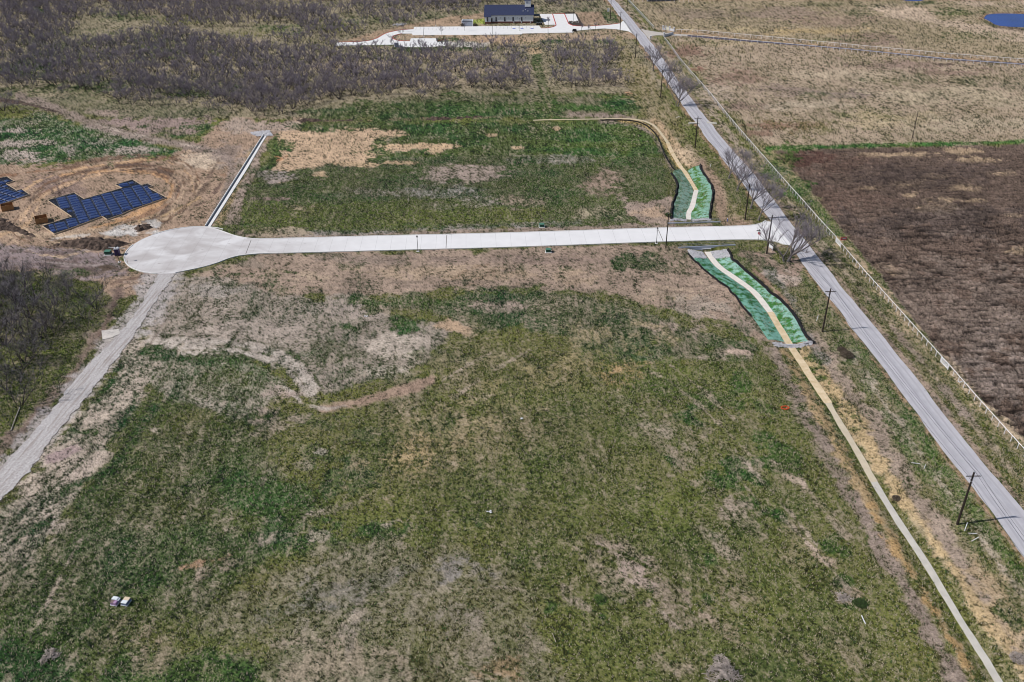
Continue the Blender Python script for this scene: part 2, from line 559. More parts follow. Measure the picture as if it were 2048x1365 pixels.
blob(895, 80, 26, 4, None, 'lush', .75, .9)
poly([(930, 44), (968, 36), (972, 50), (945, 52)], None, (132, 150, 66), .9, f=3, na=1, t=.2)
poly([(1150, 26), (1200, 24), (1215, 48), (1165, 52)], (162, 138, 116), None, .1, f=3, na=1)
# --- the belt of green this side of the thicket
poly([(596, 246), (700, 206), (900, 189), (1080, 193), (1290, 190), (1322, 216), (1230, 238), (1060, 239), (800, 240), (640, 246)], 'thatch', 'grass', .78, f=6)
for b in [(1000, 197, 150, 7, .45), (1180, 202, 60, 8, .4), (1160, 228, 90, 6, .2), (820, 200, 60, 6, .5)]:
    blob(b[0], b[1], b[2], b[3], 'thatch', 'dull', b[4], .8)
for b in [(700, 222, 90, 8), (860, 213, 90, 8), (1245, 205, 40, 8), (1060, 228, 60, 6), (940, 232, 120, 5), (1265, 216, 40, 4)]:
    blob(b[0], b[1], b[2], b[3], None, 'lush', .85, .7)
stroke([(1072, 105), (1075, 140), (1090, 185), (1100, 215)], 20, 'thatch', 'grass', .75, .8)
stroke([(1083, 170), (1100, 215)], 5, 'dry', None, .3, .5)
blob(1068, 102, 14, 7, 'tan', None, .1, .8)
blob(1284, 192, 32, 9, 'tan', 'dull', .3, .95)
blob(1262, 186, 10, 3, (190, 140, 110), None, 0, .9)
stroke([(650, 241), (800, 240), (990, 235)], 3, 'brown', None, .1, .7, na=2)
stroke([(1140, 228), (1230, 232), (1300, 240)], 7, 'pink', None, .2, .7)
# --- left field and the scrub above it
poly([(-900, 186), (0, 190), (120, 190), (330, 200), (470, 225), (440, 241), (330, 239), (200, 236), (100, 216), (-900, 216)], 'thatch', (98, 102, 72), .5, f=6)
poly([(200, 240), (330, 240), (440, 238), (430, 250), (380, 262), (330, 264), (280, 262), (235, 250)], 'pink', None, .12, f=5)
blob(205, 225, 24, 7, (160, 140, 128), None, .05, .8)
poly([(-900, 228), (90, 232), (150, 245), (230, 264), (330, 290), (385, 305), (330, 315), (200, 318), (90, 328), (0, 338), (-900, 345)], (176, 160, 150), 'lush', .8, f=5)
for b in [(30, 262, 44, 6, .25), (30, 287, 42, 7, .25), (92, 286, 20, 5, .3), (40, 312, 40, 12, .3), (140, 300, 20, 9, .35), (270, 300, 54, 7, .2), (190, 285, 40, 6, .5)]:
    blob(b[0], b[1], b[2], b[3], None, None, b[4], .85)
poly([(275, 258), (340, 255), (410, 246), (455, 240), (440, 255), (400, 275), (330, 272), (280, 268)], None, 'lush', .8, .9, f=5)
blob(330, 262, 60, 6, 'pink', None, .15, .7)
# --- building site
poly([(-900, 340), (100, 329), (330, 313), (365, 300), (400, 275), (435, 246), (500, 236), (600, 240), (604, 262), (560, 276), (532, 290), (490, 345), (445, 430), (412, 455), (330, 475),
      (250, 510), (255, 545), (320, 548), (290, 592), (230, 602), (180, 562), (90, 547), (0, 537), (-900, 530)], (160, 136, 116), 'grass', .03, f=5, t=.35)
SITE_MARK = 1
blob(520, 252, 75, 12, (170, 152, 138), None, .08, .9)
stroke([(40, 192), (130, 225), (185, 248), (265, 270), (350, 287), (430, 303), (470, 330), (455, 380), (430, 430)], 17, (140, 124, 114), None, .02, .9)
stroke([(190, 248), (265, 269), (350, 286), (440, 304)], 3, (182, 166, 152), None, 0, .7)
blob(398, 325, 48, 15, (200, 180, 158), None, 0, .9)
blob(455, 310, 24, 26, (146, 130, 120), None, 0, .7)
blob(112, 368, 50, 24, (146, 124, 112), None, 0, .9)
blob(112, 372, 26, 12, (128, 110, 102), None, 0, .7)
poly([(-900, 490), (60, 486), (230, 505), (250, 545), (180, 562), (60, 537), (-900, 530)], 'mauve', None, .04, .9)
for P, w_, c_ in [([(0, 352), (100, 340), (230, 331), (355, 314)], 5, (138, 106, 84)), ([(120, 350), (230, 340), (320, 345), (350, 372), (335, 400), (270, 430), (150, 470)], 9, (190, 150, 112)),
                  ([(60, 420), (90, 380), (180, 350), (300, 335), (345, 355), (350, 385)], 4, (142, 112, 92)), ([(40, 440), (70, 400), (150, 360), (260, 335)], 6, (192, 160, 130)),
                  ([(355, 360), (362, 390), (330, 415), (250, 445)], 5, (150, 118, 94)), ([(440, 370), (420, 400), (370, 420), (300, 445)], 5, (112, 92, 82)), ([(400, 395), (350, 425), (280, 445)], 8, (190, 160, 124)),
                  ([(0, 462), (60, 470), (120, 470), (200, 460), (280, 452)], 10, (182, 158, 134)), ([(0, 470), (50, 455), (60, 440), (80, 405)], 7, (196, 164, 132)), ([(0, 420), (40, 425), (55, 440)], 5, (184, 156, 130)),
                  ([(130, 340), (110, 360), (120, 390)], 3, (112, 94, 86)), ([(180, 340), (160, 360), (140, 375)], 3, (112, 94, 86)), ([(40, 346), (90, 365), (110, 390)], 3, (120, 100, 90)),
                  ([(240, 330), (330, 350), (352, 380)], 3, (128, 100, 80)), ([(270, 345), (340, 340), (420, 345), (450, 350)], 3, (150, 122, 100)), ([(90, 450), (110, 468), (150, 475)], 6, (196, 172, 146)),
                  ([(100, 480), (180, 468), (260, 462)], 4, (200, 188, 176)), ([(150, 556), (200, 530), (240, 540)], 3, (110, 94, 84)), ([(200, 575), (250, 560), (300, 552)], 4, (128, 106, 92)), ([(230, 590), (260, 570), (310, 560)], 3, (108, 90, 80)),
                  ([(60, 505), (140, 512), (230, 540)], 3, (124, 108, 104)), ([(0, 515), (100, 520), (170, 530)], 3, (126, 110, 106))]:
    stroke(P, w_, c_, None, 0, .95, f=max(1.8, w_ * .4), na=1.6, t=.45)
rr_ = np.random.RandomState(4)
RING = np.array([(70, 425), (58, 398), (108, 362), (200, 340), (300, 333), (352, 352), (362, 388), (332, 424), (250, 455), (165, 482), (92, 474), (62, 448), (70, 425)], float)
for k in range(22):
    f_ = .96 + .34 * rr_.rand(); a0 = rr_.randint(0, 8); n_ = rr_.randint(4, 7)
    P = (RING - (212, 408)) * (f_, f_ * (1 + .1 * rr_.rand())) + (212, 408) + rr_.normal(0, 3, RING.shape)
    P = np.vstack([P[:-1], P[:-1]])[a0:a0 + n_]
    stroke(P, rr_.uniform(2, 4.5), [(112, 90, 74), (128, 100, 80), (194, 168, 140), (198, 164, 128), (104, 86, 76)][rr_.randint(5)], None, 0, .85, f=2, na=1.4, t=.5)
for k in range(16):
    x0, y0 = rr_.uniform(-60, 120), rr_.uniform(490, 540); L0 = rr_.uniform(60, 160)
    stroke([(x0, y0), (x0 + L0 * .5, y0 + rr_.uniform(-4, 8)), (x0 + L0, y0 + rr_.uniform(0, 16))], rr_.uniform(2, 3.5), [(118, 102, 98), (166, 152, 146), (112, 96, 90)][rr_.randint(3)], None, 0, .7, f=2, na=1)
for k in range(14):
    x0, y0 = rr_.uniform(365, 440), rr_.uniform(300, 380); dx = rr_.uniform(-60, -20)
    stroke([(x0, y0), (x0 + dx * .4, y0 + 30), (x0 + dx, y0 + 60)], rr_.uniform(2, 4), [(112, 94, 82), (188, 162, 136), (124, 104, 88)][rr_.randint(3)], None, 0, .7, f=2, na=1.4)
for k in range(12):
    x0, y0 = rr_.uniform(150, 280), rr_.uniform(540, 590)
    stroke([(x0, y0), (x0 + 25, y0 + rr_.uniform(-14, 4)), (x0 + 60, y0 + rr_.uniform(-22, 8))], rr_.uniform(2, 3.5), [(110, 92, 82), (178, 156, 138), (118, 98, 84)][rr_.randint(3)], None, 0, .7, f=2, na=1.2)
poly([(190, 465), (250, 452), (320, 450), (310, 462), (280, 470), (290, 482), (240, 476)], (184, 178, 172), None, 0, .9, f=5)
blob(250, 466, 60, 5, (204, 198, 192), None, 0, .7)
blob(185, 545, 28, 6, 'dark', None, 0, .8); blob(215, 535, 16, 7, (92, 78, 66), None, 0, .9)
blob(110, 546, 50, 7, None, 'grass', .5, .9)
poly([(470, 318), (500, 300), (525, 285), (535, 290), (520, 345), (490, 400), (482, 450), (440, 450)], (156, 138, 126), 'olive', .22, f=6)
stroke([(440, 445), (455, 410), (480, 360), (500, 310)], 12, (168, 144, 108), 'olive', .35, .8)
for b in [(545, 300, 10, 8), (500, 340, 10, 10), (487, 370, 9, 9), (470, 380, 6, 8), (560, 275, 10, 6)]:
    blob(b[0], b[1], b[2], b[3], None, 'lush', .6, .8)
# --- field north of the street
poly([(535, 280), (600, 262), (640, 247), (1060, 242), (1250, 243), (1300, 258), (1322, 300), (1334, 340), (1340, 400), (1335, 446), (1200, 453), (900, 459), (640, 471), (482, 453),
      (492, 400), (520, 340), (540, 300)], (132, 124, 106), (66, 86, 44), .9, f=5)
poly([(490, 405), (640, 405), (800, 398), (940, 402), (1090, 420), (1060, 445), (800, 456), (560, 460), (490, 446)], 'thatch', (88, 98, 46), .95, .85, f=10)
poly([(1060, 300), (1300, 280), (1325, 330), (1330, 380), (1250, 350), (1100, 330)], None, (70, 92, 42), .85, .8, f=14)
for b in [(1150, 275, 90, 9), (900, 255, 110, 6), (1165, 262, 30, 5), (610, 254, 34, 6), (700, 250, 60, 5), (1060, 322, 60, 7), (860, 272, 60, 7), (960, 292, 60, 6), (790, 355, 60, 8), (1000, 385, 70, 10), (1120, 385, 60, 9),
          (590, 372, 60, 7), (900, 385, 60, 8), (1230, 430, 50, 8), (700, 395, 80, 7), (1180, 310, 60, 8), (1090, 345, 40, 8), (890, 320, 80, 6), (1020, 352, 40, 8), (1120, 300, 120, 5), (780, 300, 30, 8), (845, 303, 60, 4), (1260, 330, 60, 14), (1290, 300, 30, 18)]:
    blob(b[0], b[1], b[2], b[3], None, 'lush', .88, .75)
poly([(562, 266), (640, 260), (720, 256), (790, 260), (818, 270), (745, 285), (765, 291), (840, 290), (920, 292), (905, 298), (800, 300), (735, 320), (690, 326), (640, 334), (575, 345), (545, 340), (558, 300)],
     (192, 164, 136), 'grass', .1, f=5, na=4, t=.35)
for b in [(570, 292, 19, 10, 'lush', .85), (752, 302, 26, 9, 'lush', .8), (680, 334, 30, 8, 'lush', .7), (640, 342, 24, 7, 'grass', .7), (770, 278, 24, 6, 'lush', .6), (810, 318, 40, 6, 'lush', .7)]:
    blob(b[0], b[1], b[2], b[3], None, b[4], b[5], .9)
for b in [(720, 330, 50, 5, 'tan'), (800, 326, 40, 5, 'tan'), (560, 318, 16, 8, (170, 120, 84)), (850, 292, 70, 4, 'tan'), (868, 303, 16, 5, 'tan'), (985, 270, 12, 3, 'tan'), (1035, 296, 18, 3, 'tan'), (640, 348, 14, 7, 'tan'), (560, 362, 20, 6, 'tan'), (1113, 257, 6, 3, 'tan')]:
    blob(b[0], b[1], b[2], b[3], b[4], None, .08, .85)
for b in [(925, 347, 78, 17, (160, 142, 132), .18), (1207, 368, 38, 22, (152, 130, 116), .2), (870, 385, 90, 14, (156, 148, 144), .5), (1130, 320, 80, 10, (156, 148, 140), .45), (560, 398, 50, 4, (140, 116, 112), .3), (1040, 402, 50, 12, (164, 144, 128), .4), (600, 415, 30, 7, 'dry', .4),
          (1190, 425, 44, 12, (170, 156, 132), .4), (880, 410, 40, 8, (148, 140, 128), .5), (1030, 418, 16, 6, 'bare', .2), (960, 405, 40, 12, (168, 156, 150), .45), (740, 385, 60, 8, (150, 140, 130), .5), (560, 355, 40, 12, (150, 138, 134), .3)]:
    blob(b[0], b[1], b[2], b[3], b[4], None, b[5], .85)
poly([(1235, 395), (1290, 408), (1345, 385), (1344, 446), (1310, 457), (1285, 455), (1262, 432)], 'bare', None, .08, f=6)
blob(1305, 428, 34, 14, (178, 152, 128), None, .02, .8)
stroke([(470, 466), (560, 474), (640, 473), (768, 467), (900, 463), (1100, 459), (1250, 455), (1345, 450)], 11, 'bare', 'lush', .1, .95, na=2)
stroke([(560, 463), (700, 468), (900, 455), (1060, 449), (1160, 446)], 8, 'grey', 'lush', .5, .7, na=2)
blob(540, 464, 55, 10, 'dry', None, .15, .8)
stroke([(1200, 243), (1260, 245), (1300, 262), (1322, 300), (1345, 340)], 9, 'pink', 'grass', .25, .8)
stroke([(1240, 241), (1290, 245), (1316, 270), (1340, 300), (1358, 330)], 9, 'straw', 'yell', .35, .85)
# --- east of the upper ditch and the road verges
poly([(1232, 72), (1290, 128), (1392, 300), (1482, 420), (1522, 446), (1460, 452), (1440, 395), (1400, 322), (1330, 262), (1290, 238), (1262, 192), (1240, 130)], (156, 140, 114), (108, 108, 60), .52, f=6)
stroke([(1310, 245), (1340, 280), (1372, 318), (1395, 335)], 20, (172, 146, 118), None, .15, .85)
blob(1372, 312, 26, 10, (196, 172, 144), None, .1, .8, ang=40)
stroke([(1404, 330), (1432, 372), (1440, 400), (1446, 442), (1490, 447)], 26, (156, 132, 114), None, .1, .9)
stroke([(1420, 452), (1340, 455)], 9, 'bare', None, .05, .9)
poly([(1450, 380), (1482, 408), (1500, 440), (1470, 440)], None, (104, 112, 52), .7, .7)
poly([(1231, -40), (1254, -40), (1258, 0), (1312, 60), (1332, 76), (1540, 290), (1682, 480), (1850, 680), (2050, 895), (2500, 1400), (2500, 1800), (2048, 1022), (1785, 698), (1655, 537), (1492, 333), (1335, 131), (1229, 0)],
     (160, 143, 120), (102, 106, 56), .54, f=4, na=2)
EDG_R = [(1229, 0), (1264, 38.7), (1313.6, 99.6), (1360, 167), (1407, 230), (1464.4, 301), (1509, 349), (1569.5, 430), (1615.6, 489), (1655, 536.7), (1712.5, 609), (1785, 698), (1833.5, 757), (1898.5, 842), (1977.5, 939.6), (2048, 1021.6), (2160, 1165), (2400, 1480)]
EDG_L = [(1214, 0), (1245.6, 39.8), (1300.5, 114.6), (1341.5, 175), (1365, 211), (1395, 251.6), (1426.9, 293.8), (1473.8, 352.4), (1506, 397), (1545.7, 445.7), (1574.7, 482.6), (1613, 538), (1667, 605.6), (1735, 698), (1766, 737), (1831, 824.5), (1891, 907), (1946.7, 977.7), (2039, 1100), (2140, 1232), (2400, 1580)]
def off(P, k, dy=0):
    """shift a line of marks sideways by k metres over the land"""
    Q = np.array(G(P)); T = np.gradient(Q, axis=0); N = np.c_[T[:, 1], -T[:, 0]] / np.hypot(*T.T)[:, None]
    if N[len(N) // 2, 0] < 0: N = -N
    Q = Q + N * k
    x, y = proj(Q[:, 0], Q[:, 1], 0)
    return list(zip(x, y))
stroke(off(EDG_R, .8), 10, (152, 132, 118), None, .12, .8, na=1.5, sm=0)
stroke(off(EDG_R, 3.0), 8, None, 'olive', .75, .7, na=3, sm=0)
stroke(off(EDG_R, 4.6), 9, (166, 150, 134), None, .2, .7, na=3, sm=0)
stroke(off(EDG_R, 7.2), 9, None, (92, 104, 48), .78, .7, na=3, sm=0)
# --- verge between ditch and road, south of the street
poly([(1560, 560), (1615, 540), (1740, 700), (2045, 1105), (2400, 1590), (2200, 1690), (1900, 1180), (1760, 930), (1650, 760), (1600, 690), (1570, 620)], (152, 138, 114), (92, 100, 50), .6, f=8)
stroke(off(EDG_L, -.5), 8, (160, 130, 106), None, .1, .75, na=1.5, sm=0)
stroke(off([p for p in EDG_L if p[1] > 500], -3.2), 26, None, 'bright', .72, .55, na=6, sm=0)
stroke(off([p for p in EDG_L if p[1] > 690], -2.6), 20, None, (58, 98, 44), .8, .6, na=6, sm=0)
stroke(off([p for p in EDG_L if p[1] > 690], -5.5), 18, 'pale', None, .3, .7, na=6, sm=0)
stroke(off([p for p in EDG_L if p[1] > 640], -7.4), 26, None, (76, 104, 52), .8, .7, na=6, sm=0)
ditch = [(1584, 690), (1618, 750), (1656, 807), (1716, 907), (1778, 1014), (1848, 1120), (1936, 1265), (2000, 1365), (2200, 1690)]
stroke([(x + 38 + (y - 690) * .075, y) for x, y in ditch], 56, (158, 140, 126), 'olive', .12, .9, f=16, na=7, sm=0)
stroke([(x + 22 + (y - 690) * .06, y) for x, y in ditch], 26, (182, 158, 120), 'yell', .14, .9, f=14, na=5, sm=0)
stroke([(x + 62 + (y - 690) * .1, y) for x, y in ditch if y > 1100], 56, (180, 156, 122), None, .25, .7, na=14, sm=0)
stroke([(x - 42 - (y - 690) * .055, y) for x, y in ditch], 40, (148, 131, 121), 'olive', .14, .9, f=18, na=7, sm=0)
stroke([(x - 20 - (y - 690) * .04, y) for x, y in ditch], 22, (176, 150, 112), 'yell', .15, .9, f=12, na=5, sm=0)
stroke([(x - 28 - (y - 690) * .03, y) for x, y in ditch if y > 1000], 14, (180, 144, 96), None, .2, .6, na=8, sm=0)
blob(2025, 1230, 18, 34, None, 'lush', .8, .8, ang=-40)
# --- pasture beyond the fence
poly([(1262, -FAR * -1), (1262, -4), (1310, 55), (1334, 78), (1530, 286), (1545, 297), (2048, 285), (2600, 262), (2600, FAR)], (166, 147, 126), (124, 120, 82), .26, f=4, na=1, t=.6)
poly([(1262, FAR), (1260, 0), (1310, 52), (1420, 62), (2048, 118), (2600, 170), (2600, FAR)], (160, 143, 118), (128, 122, 84), .3, f=4, na=1)
for b in [(1372, 100, 34, 14, (126, 96, 84)), (1398, 136, 18, 6, (122, 76, 66)), (1560, 251, 56, 8, (126, 92, 78)), (1480, 150, 60, 16, (142, 116, 102)), (1620, 247, 40, 6, (126, 100, 86)), (1700, 190, 60, 10, (136, 120, 112)), (1560, 180, 60, 10, (140, 122, 112)),
          (1800, 130, 120, 10, (144, 122, 110)), (1530, 265, 40, 8, (124, 96, 82)), (1740, 80, 60, 14, (144, 122, 110)), (1580, 25, 80, 14, (142, 124, 110)), (1900, 145, 90, 7, (140, 116, 104)), (1480, 210, 50, 10, (134, 112, 102)), (1660, 40, 90, 12, (150, 128, 112)), (1390, 30, 60, 10, (138, 122, 106)), (1590, 60, 80, 6, (146, 130, 110))]:
    blob(b[0], b[1], b[2], b[3], b[4], None, .12, .75, na=.4)
for b in [(1500, 85, 110, 7, (184, 164, 132)), (1700, 150, 120, 10, (184, 166, 142)), (1900, 190, 140, 18, (180, 164, 138)), (1780, 240, 110, 14, (176, 158, 126)), (1950, 250, 120, 14, (178, 162, 138)), (1620, 210, 70, 10, (180, 164, 142)), (1480, 60, 90, 5, (182, 164, 126)), (1620, 62, 90, 6, (184, 160, 118)), (1430, 200, 30, 20, (178, 160, 142))]:
    blob(b[0], b[1], b[2], b[3], b[4], None, .14, .7, na=.4)
poly([(1740, 20), (1800, 14), (1860, 22), (1870, 35), (1960, 48), (2048, 62), (2400, 80), (2400, 96), (2048, 90), (1900, 52), (1820, 40)], (192, 170, 148), None, .06, .9, f=6)
poly([(1900, 0), (2400, 0), (2400, 14), (1950, 10)], (188, 166, 146), None, .1, .8, f=6)
for b in [(1925, 25, 44, 7, 'grass', .8), (1640, 10, 90, 4, 'dull', .7), (1720, 26, 32, 7, 'grass', .6), (1850, 6, 40, 3, 'lush', .8), (1940, 74, 50, 8, 'grass', .5), (1980, 72, 60, 6, 'dull', .6), (2030, 100, 50, 7, 'dull', .5), (1760, 208, 40, 6, 'grass', .4), (1640, 190, 30, 5, 'grass', .5), (1900, 160, 120, 10, 'dull', .5), (1680, 80, 60, 5, 'grass', .45), (1400, 86, 50, 8, 'dull', .6), (1620, 255, 80, 18, 'yell', .55), (1740, 225, 60, 14, 'yell', .5)]:
    blob(b[0], b[1], b[2], b[3], None, b[4], b[5], .8, na=.4)
stroke([(1345, 64), (1500, 80), (1700, 98), (1900, 116), (2100, 132)], 8, (168, 140, 110), 'yell', .2, .8, na=1)
stroke([(1880, 128), (1950, 132)], 4, (70, 58, 50), None, 0, .8)
stroke([(1960, 38), (1976, 28), (2060, 26)], 5, (140, 112, 88), None, .1, .9)
stroke([(1970, 42), (1985, 52), (2060, 60)], 6, (104, 88, 76), 'grass', .3, .9)
# --- ploughed field
PLOUGH = [(1531, 300), (1700, 294), (2048, 287), (2600, 276), (2600, 1300), (2100, 925), (2000, 840), (1935, 770), (1880, 708), (1840, 655), (1790, 590), (1735, 520), (1688, 468), (1640, 405), (1590, 350)]
poly(PLOUGH, 'plough', 'dull', -.3, f=4, na=2.5, t=1.0)
w = (slice(None), slice(None))
P_ = np.array(PLOUGH)
ins = np.zeros(PX.shape, bool); bd = np.full(PX.shape, 1e9)
for i in range(len(P_)):
    (ax, ay), (bx, by) = P_[i], P_[(i + 1) % len(P_)]
    if ay != by:
        ins ^= ((ay > PY) != (by > PY)) & (PX < (bx - ax) * (PY - ay) / (by - ay) + ax)
bd, _ = poly_dist(PX, PY, np.vstack([P_, P_[:1]]))
clod = np.where(ins, sstep(bd / 6), 0)
for b in [(1810, 368, 24, 5), (1820, 388, 16, 5), (1860, 414, 36, 6), (1930, 374, 24, 6), (1890, 400, 30, 5), (2000, 346, 26, 4), (1780, 308, 60, 4), (1920, 300, 30, 4), (1960, 318, 40, 4), (2030, 500, 24, 6), (1790, 545, 30, 8), (1770, 535, 22, 6), (1950, 400, 20, 4), (1740, 376, 20, 4), (2030, 430, 30, 4), (1880, 352, 24, 4)]:
    blob(b[0], b[1], b[2], b[3], (190, 164, 134), None, None, .8, na=.6, f=.9)
for b in [(1660, 330, 80, 20, (108, 87, 76)), (1700, 400, 90, 24, (110, 90, 79)), (1850, 350, 140, 20, (92, 79, 73)), (1900, 440, 160, 30, (94, 82, 76)), (1960, 640, 140, 110, (134, 119, 108)), (1600, 320, 50, 14, (96, 70, 62)), (1840, 590, 110, 70, (124, 108, 97)), (2000, 760, 90, 70, (142, 127, 117))]:
    blob(b[0], b[1], b[2], b[3], b[4], None, None, .75, na=.5)
stroke([(1533, 297), (1700, 292), (2048, 284), (2400, 276)], 8, 'dry', (52, 104, 46), .95, .9, na=1)
blob(1560, 330, 26, 34, None, 'bright', .85, .85, ang=50, na=.3)
blob(1600, 378, 20, 22, None, (56, 108, 42), .85, .85, ang=50)
stroke([(1540, 305), (1580, 352), (1625, 405), (1665, 455), (1700, 500)], 22, (178, 160, 122), 'bright', .66, .85, na=4)
stroke([(1680, 485), (1730, 548), (1790, 620), (1850, 690), (1920, 765), (2060, 905)], 22, (180, 158, 128), (110, 118, 58), .5, .85, na=5)
stroke([(1700, 500), (1760, 572), (1800, 622)], 10, (190, 168, 140), None, .1, .7, na=4)
stroke([(1880, 705), (1950, 790), (2060, 890)], 16, (196, 174, 148), None, .15, .7, na=5)
# --- bare ground south of the street
poly([(400, 545), (440, 530), (520, 509), (1024, 497), (1330, 488), (1420, 500), (1500, 560), (1560, 640), (1590, 690), (1540, 690), (1490, 672), (1430, 645), (1340, 622), (1260, 600), (1180, 588), (1050, 578), (930, 578), (740, 592),
      (640, 590), (560, 600), (420, 562), (380, 549)], (156, 136, 120), 'lush', .09, f=9, t=.3)
poly([(1470, 500), (1570, 492), (1605, 525), (1600, 575), (1570, 575), (1520, 540)], (154, 133, 119), 'lush', .15, f=6, t=.3)
poly([(1520, 545), (1590, 548), (1612, 560), (1590, 572), (1530, 560)], (184, 166, 152), None, .05, f=6)
blob(1565, 508, 22, 12, None, (104, 108, 48), .8, .9)
stroke([(1540, 545), (1575, 590), (1600, 640), (1625, 690), (1650, 720)], 16, 'grey', 'lush', .45, .8, na=4)
stroke([(1508, 540), (1545, 575), (1580, 610), (1600, 650), (1625, 690)], 9, (158, 130, 112), None, .05, .9)
for b in [(900, 545, 150, 12, (174, 152, 128)), (620, 552, 50, 14, (172, 152, 130)), (1070, 555, 120, 12, (168, 146, 124)), (1330, 590, 90, 16, (166, 146, 126)), (740, 520, 90, 8, (142, 126, 114)), (480, 525, 40, 8, (140, 126, 112)), (1150, 520, 150, 8, (144, 124, 112)), (1390, 620, 70, 22, (168, 154, 140)), (1280, 610, 50, 12, (164, 142, 124)), (1000, 520, 200, 5, (138, 120, 108))]:
    blob(b[0], b[1], b[2], b[3], b[4], None, None, .7, na=.45)
for P, c_ in [([(560, 560), (700, 575), (900, 572), (1100, 575), (1300, 590)], (132, 116, 104)), ([(880, 575), (930, 540), (980, 528)], (140, 116, 96)), ([(930, 572), (980, 545), (1020, 535)], (140, 118, 100)), ([(1290, 600), (1330, 612), (1400, 600), (1440, 580)], (136, 120, 108)), ([(1300, 580), (1380, 590), (1430, 570)], (184, 164, 144))]:
    stroke(P, 3, c_, None, None, .6, na=1.5)
for b in [(1275, 528, 48, 14, .7, 'lush'), (1252, 512, 14, 9, .75, 'lush'), (1298, 512, 16, 8, .7, 'lush'), (1330, 540, 26, 5, .5, 'lush'), (1230, 528, 12, 10, .7, 'lush'), (450, 549, 36, 6, .85, 'lush'), (582, 545, 12, 5, .85, 'lush'), (545, 566, 20, 14, .6, 'lush'), (700, 531, 34, 6, .45, 'lush'), (535, 622, 38, 17, .8, 'lush'), (430, 540, 40, 4, .5, 'lush'),
          (1050, 534, 26, 6, .4, 'lush'), (1130, 536, 16, 4, .5, 'lush'), (1345, 510, 20, 14, .4, 'grass'), (1370, 530, 14, 16, .4, 'grass'), (1520, 520, 20, 14, .4, 'lush'), (560, 590, 36, 14, .45, 'lush'), (600, 578, 40, 8, .4, 'grass'), (820, 526, 24, 4, .3, 'lush'), (640, 512, 40, 4, .35, 'lush')]:
    blob(b[0], b[1], b[2], b[3], None, b[5], b[4], .9, na=.4)
# --- the wide bare patch in the middle
poly([(320, 560), (440, 548), (560, 590), (740, 600), (720, 620), (850, 640), (935, 640), (945, 660), (905, 672), (870, 700), (850, 722), (760, 762), (650, 795), (600, 785), (560, 742), (500, 716), (420, 706), (330, 705), (305, 680), (285, 640), (300, 600)],
     (152, 139, 127), 'lush', .3, f=10, na=6, t=.35)
stroke([(310, 690), (440, 690), (540, 706), (600, 742), (625, 785)], 40, (180, 168, 156), 'lush', .04, .95, f=14, na=5, t=.1)
stroke([(330, 708), (430, 714), (520, 737), (572, 775), (598, 800)], 13, (184, 172, 160), 'lush', 0, .95, f=5, na=2.5, t=.1)
for P, w_, c_ in [([(325, 672), (440, 671), (545, 688), (612, 722), (640, 772), (668, 805)], 6, .6), ([(350, 700), (420, 700), (490, 712), (548, 738), (585, 772), (604, 800)], 4, .6), ([(420, 716), (500, 732), (556, 765), (585, 800)], 6, .55), ([(440, 728), (510, 750), (550, 790)], 5, .55), ([(400, 690), (500, 696), (575, 728), (612, 775)], 2.5, .4)]:
    stroke(P, w_, (136, 124, 112), (60, 80, 46), c_, .9, f=3, na=2.5)
for P, w_, c_ in [([(330, 684), (440, 684), (540, 700), (598, 736), (625, 785)], 3, (194, 182, 170)), ([(330, 694), (430, 697), (520, 713), (570, 742), (600, 780)], 3, (194, 182, 170)), ([(700, 815), (760, 806), (840, 788), (900, 760), (960, 720)], 3, (90, 92, 60)), ([(330, 640), (300, 690)], 3, (128, 114, 104)), ([(380, 560), (372, 600), (368, 640)], 4, (118, 106, 94)), ([(640, 560), (760, 566), (900, 562), (1000, 565)], 3, (130, 114, 102)), ([(470, 560), (560, 575), (700, 583)], 3, (134, 118, 106)), ([(1130, 560), (1180, 545), (1230, 555), (1300, 560)], 3, (132, 114, 100)), ([(1310, 565), (1370, 575), (1430, 570), (1450, 550)], 2.5, (126, 110, 98)), ([(1320, 580), (1390, 588), (1450, 580)], 2.5, (130, 112, 100)), ([(1300, 618), (1380, 610), (1460, 590)], 2.5, (124, 108, 96)), ([(780, 520), (900, 515), (1040, 512)], 3, (124, 108, 98))]:
    stroke(P, w_, c_, None, None, .75, f=2.5, na=1.5)
blob(790, 690, 62, 24, (182, 168, 154), None, .04, .95, t=.1); blob(760, 745, 50, 12, (176, 164, 150), None, .12, .8); blob(435, 582, 55, 13, (162, 152, 142), None, .04, .95); blob(520, 660, 110, 22, (168, 154, 142), None, .12, .8); blob(700, 620, 80, 14, (162, 148, 138), None, .25, .7)
blob(910, 652, 40, 18, (172, 146, 120), None, .08, .9)
for b in [(690, 655, 30, 14, .75), (812, 646, 32, 17, .95), (668, 690, 22, 9, .6), (690, 705, 40, 16, .45), (720, 740, 60, 20, .5), (640, 720, 30, 30, .45), (800, 760, 60, 12, .55), (880, 720, 40, 20, .5), (370, 640, 40, 12, .35), (580, 690, 60, 10, .3), (470, 620, 40, 10, .3), (500, 745, 60, 8, .35), (790, 720, 60, 9, .35), (395, 600, 8, 26, .4)]:
    blob(b[0], b[1], b[2], b[3], None, 'lush' if b[4] > .7 else (66, 84, 50), b[4], .9, na=.4)
poly([(716, 600), (860, 590), (1000, 586), (1180, 591), (1250, 611), (1350, 640), (1500, 680), (1530, 692), (1500, 722), (1300, 722), (1200, 682), (1050, 662), (960, 652), (940, 640), (860, 632), (740, 616)], (156, 140, 124), 'lush', .68, f=10, na=8)
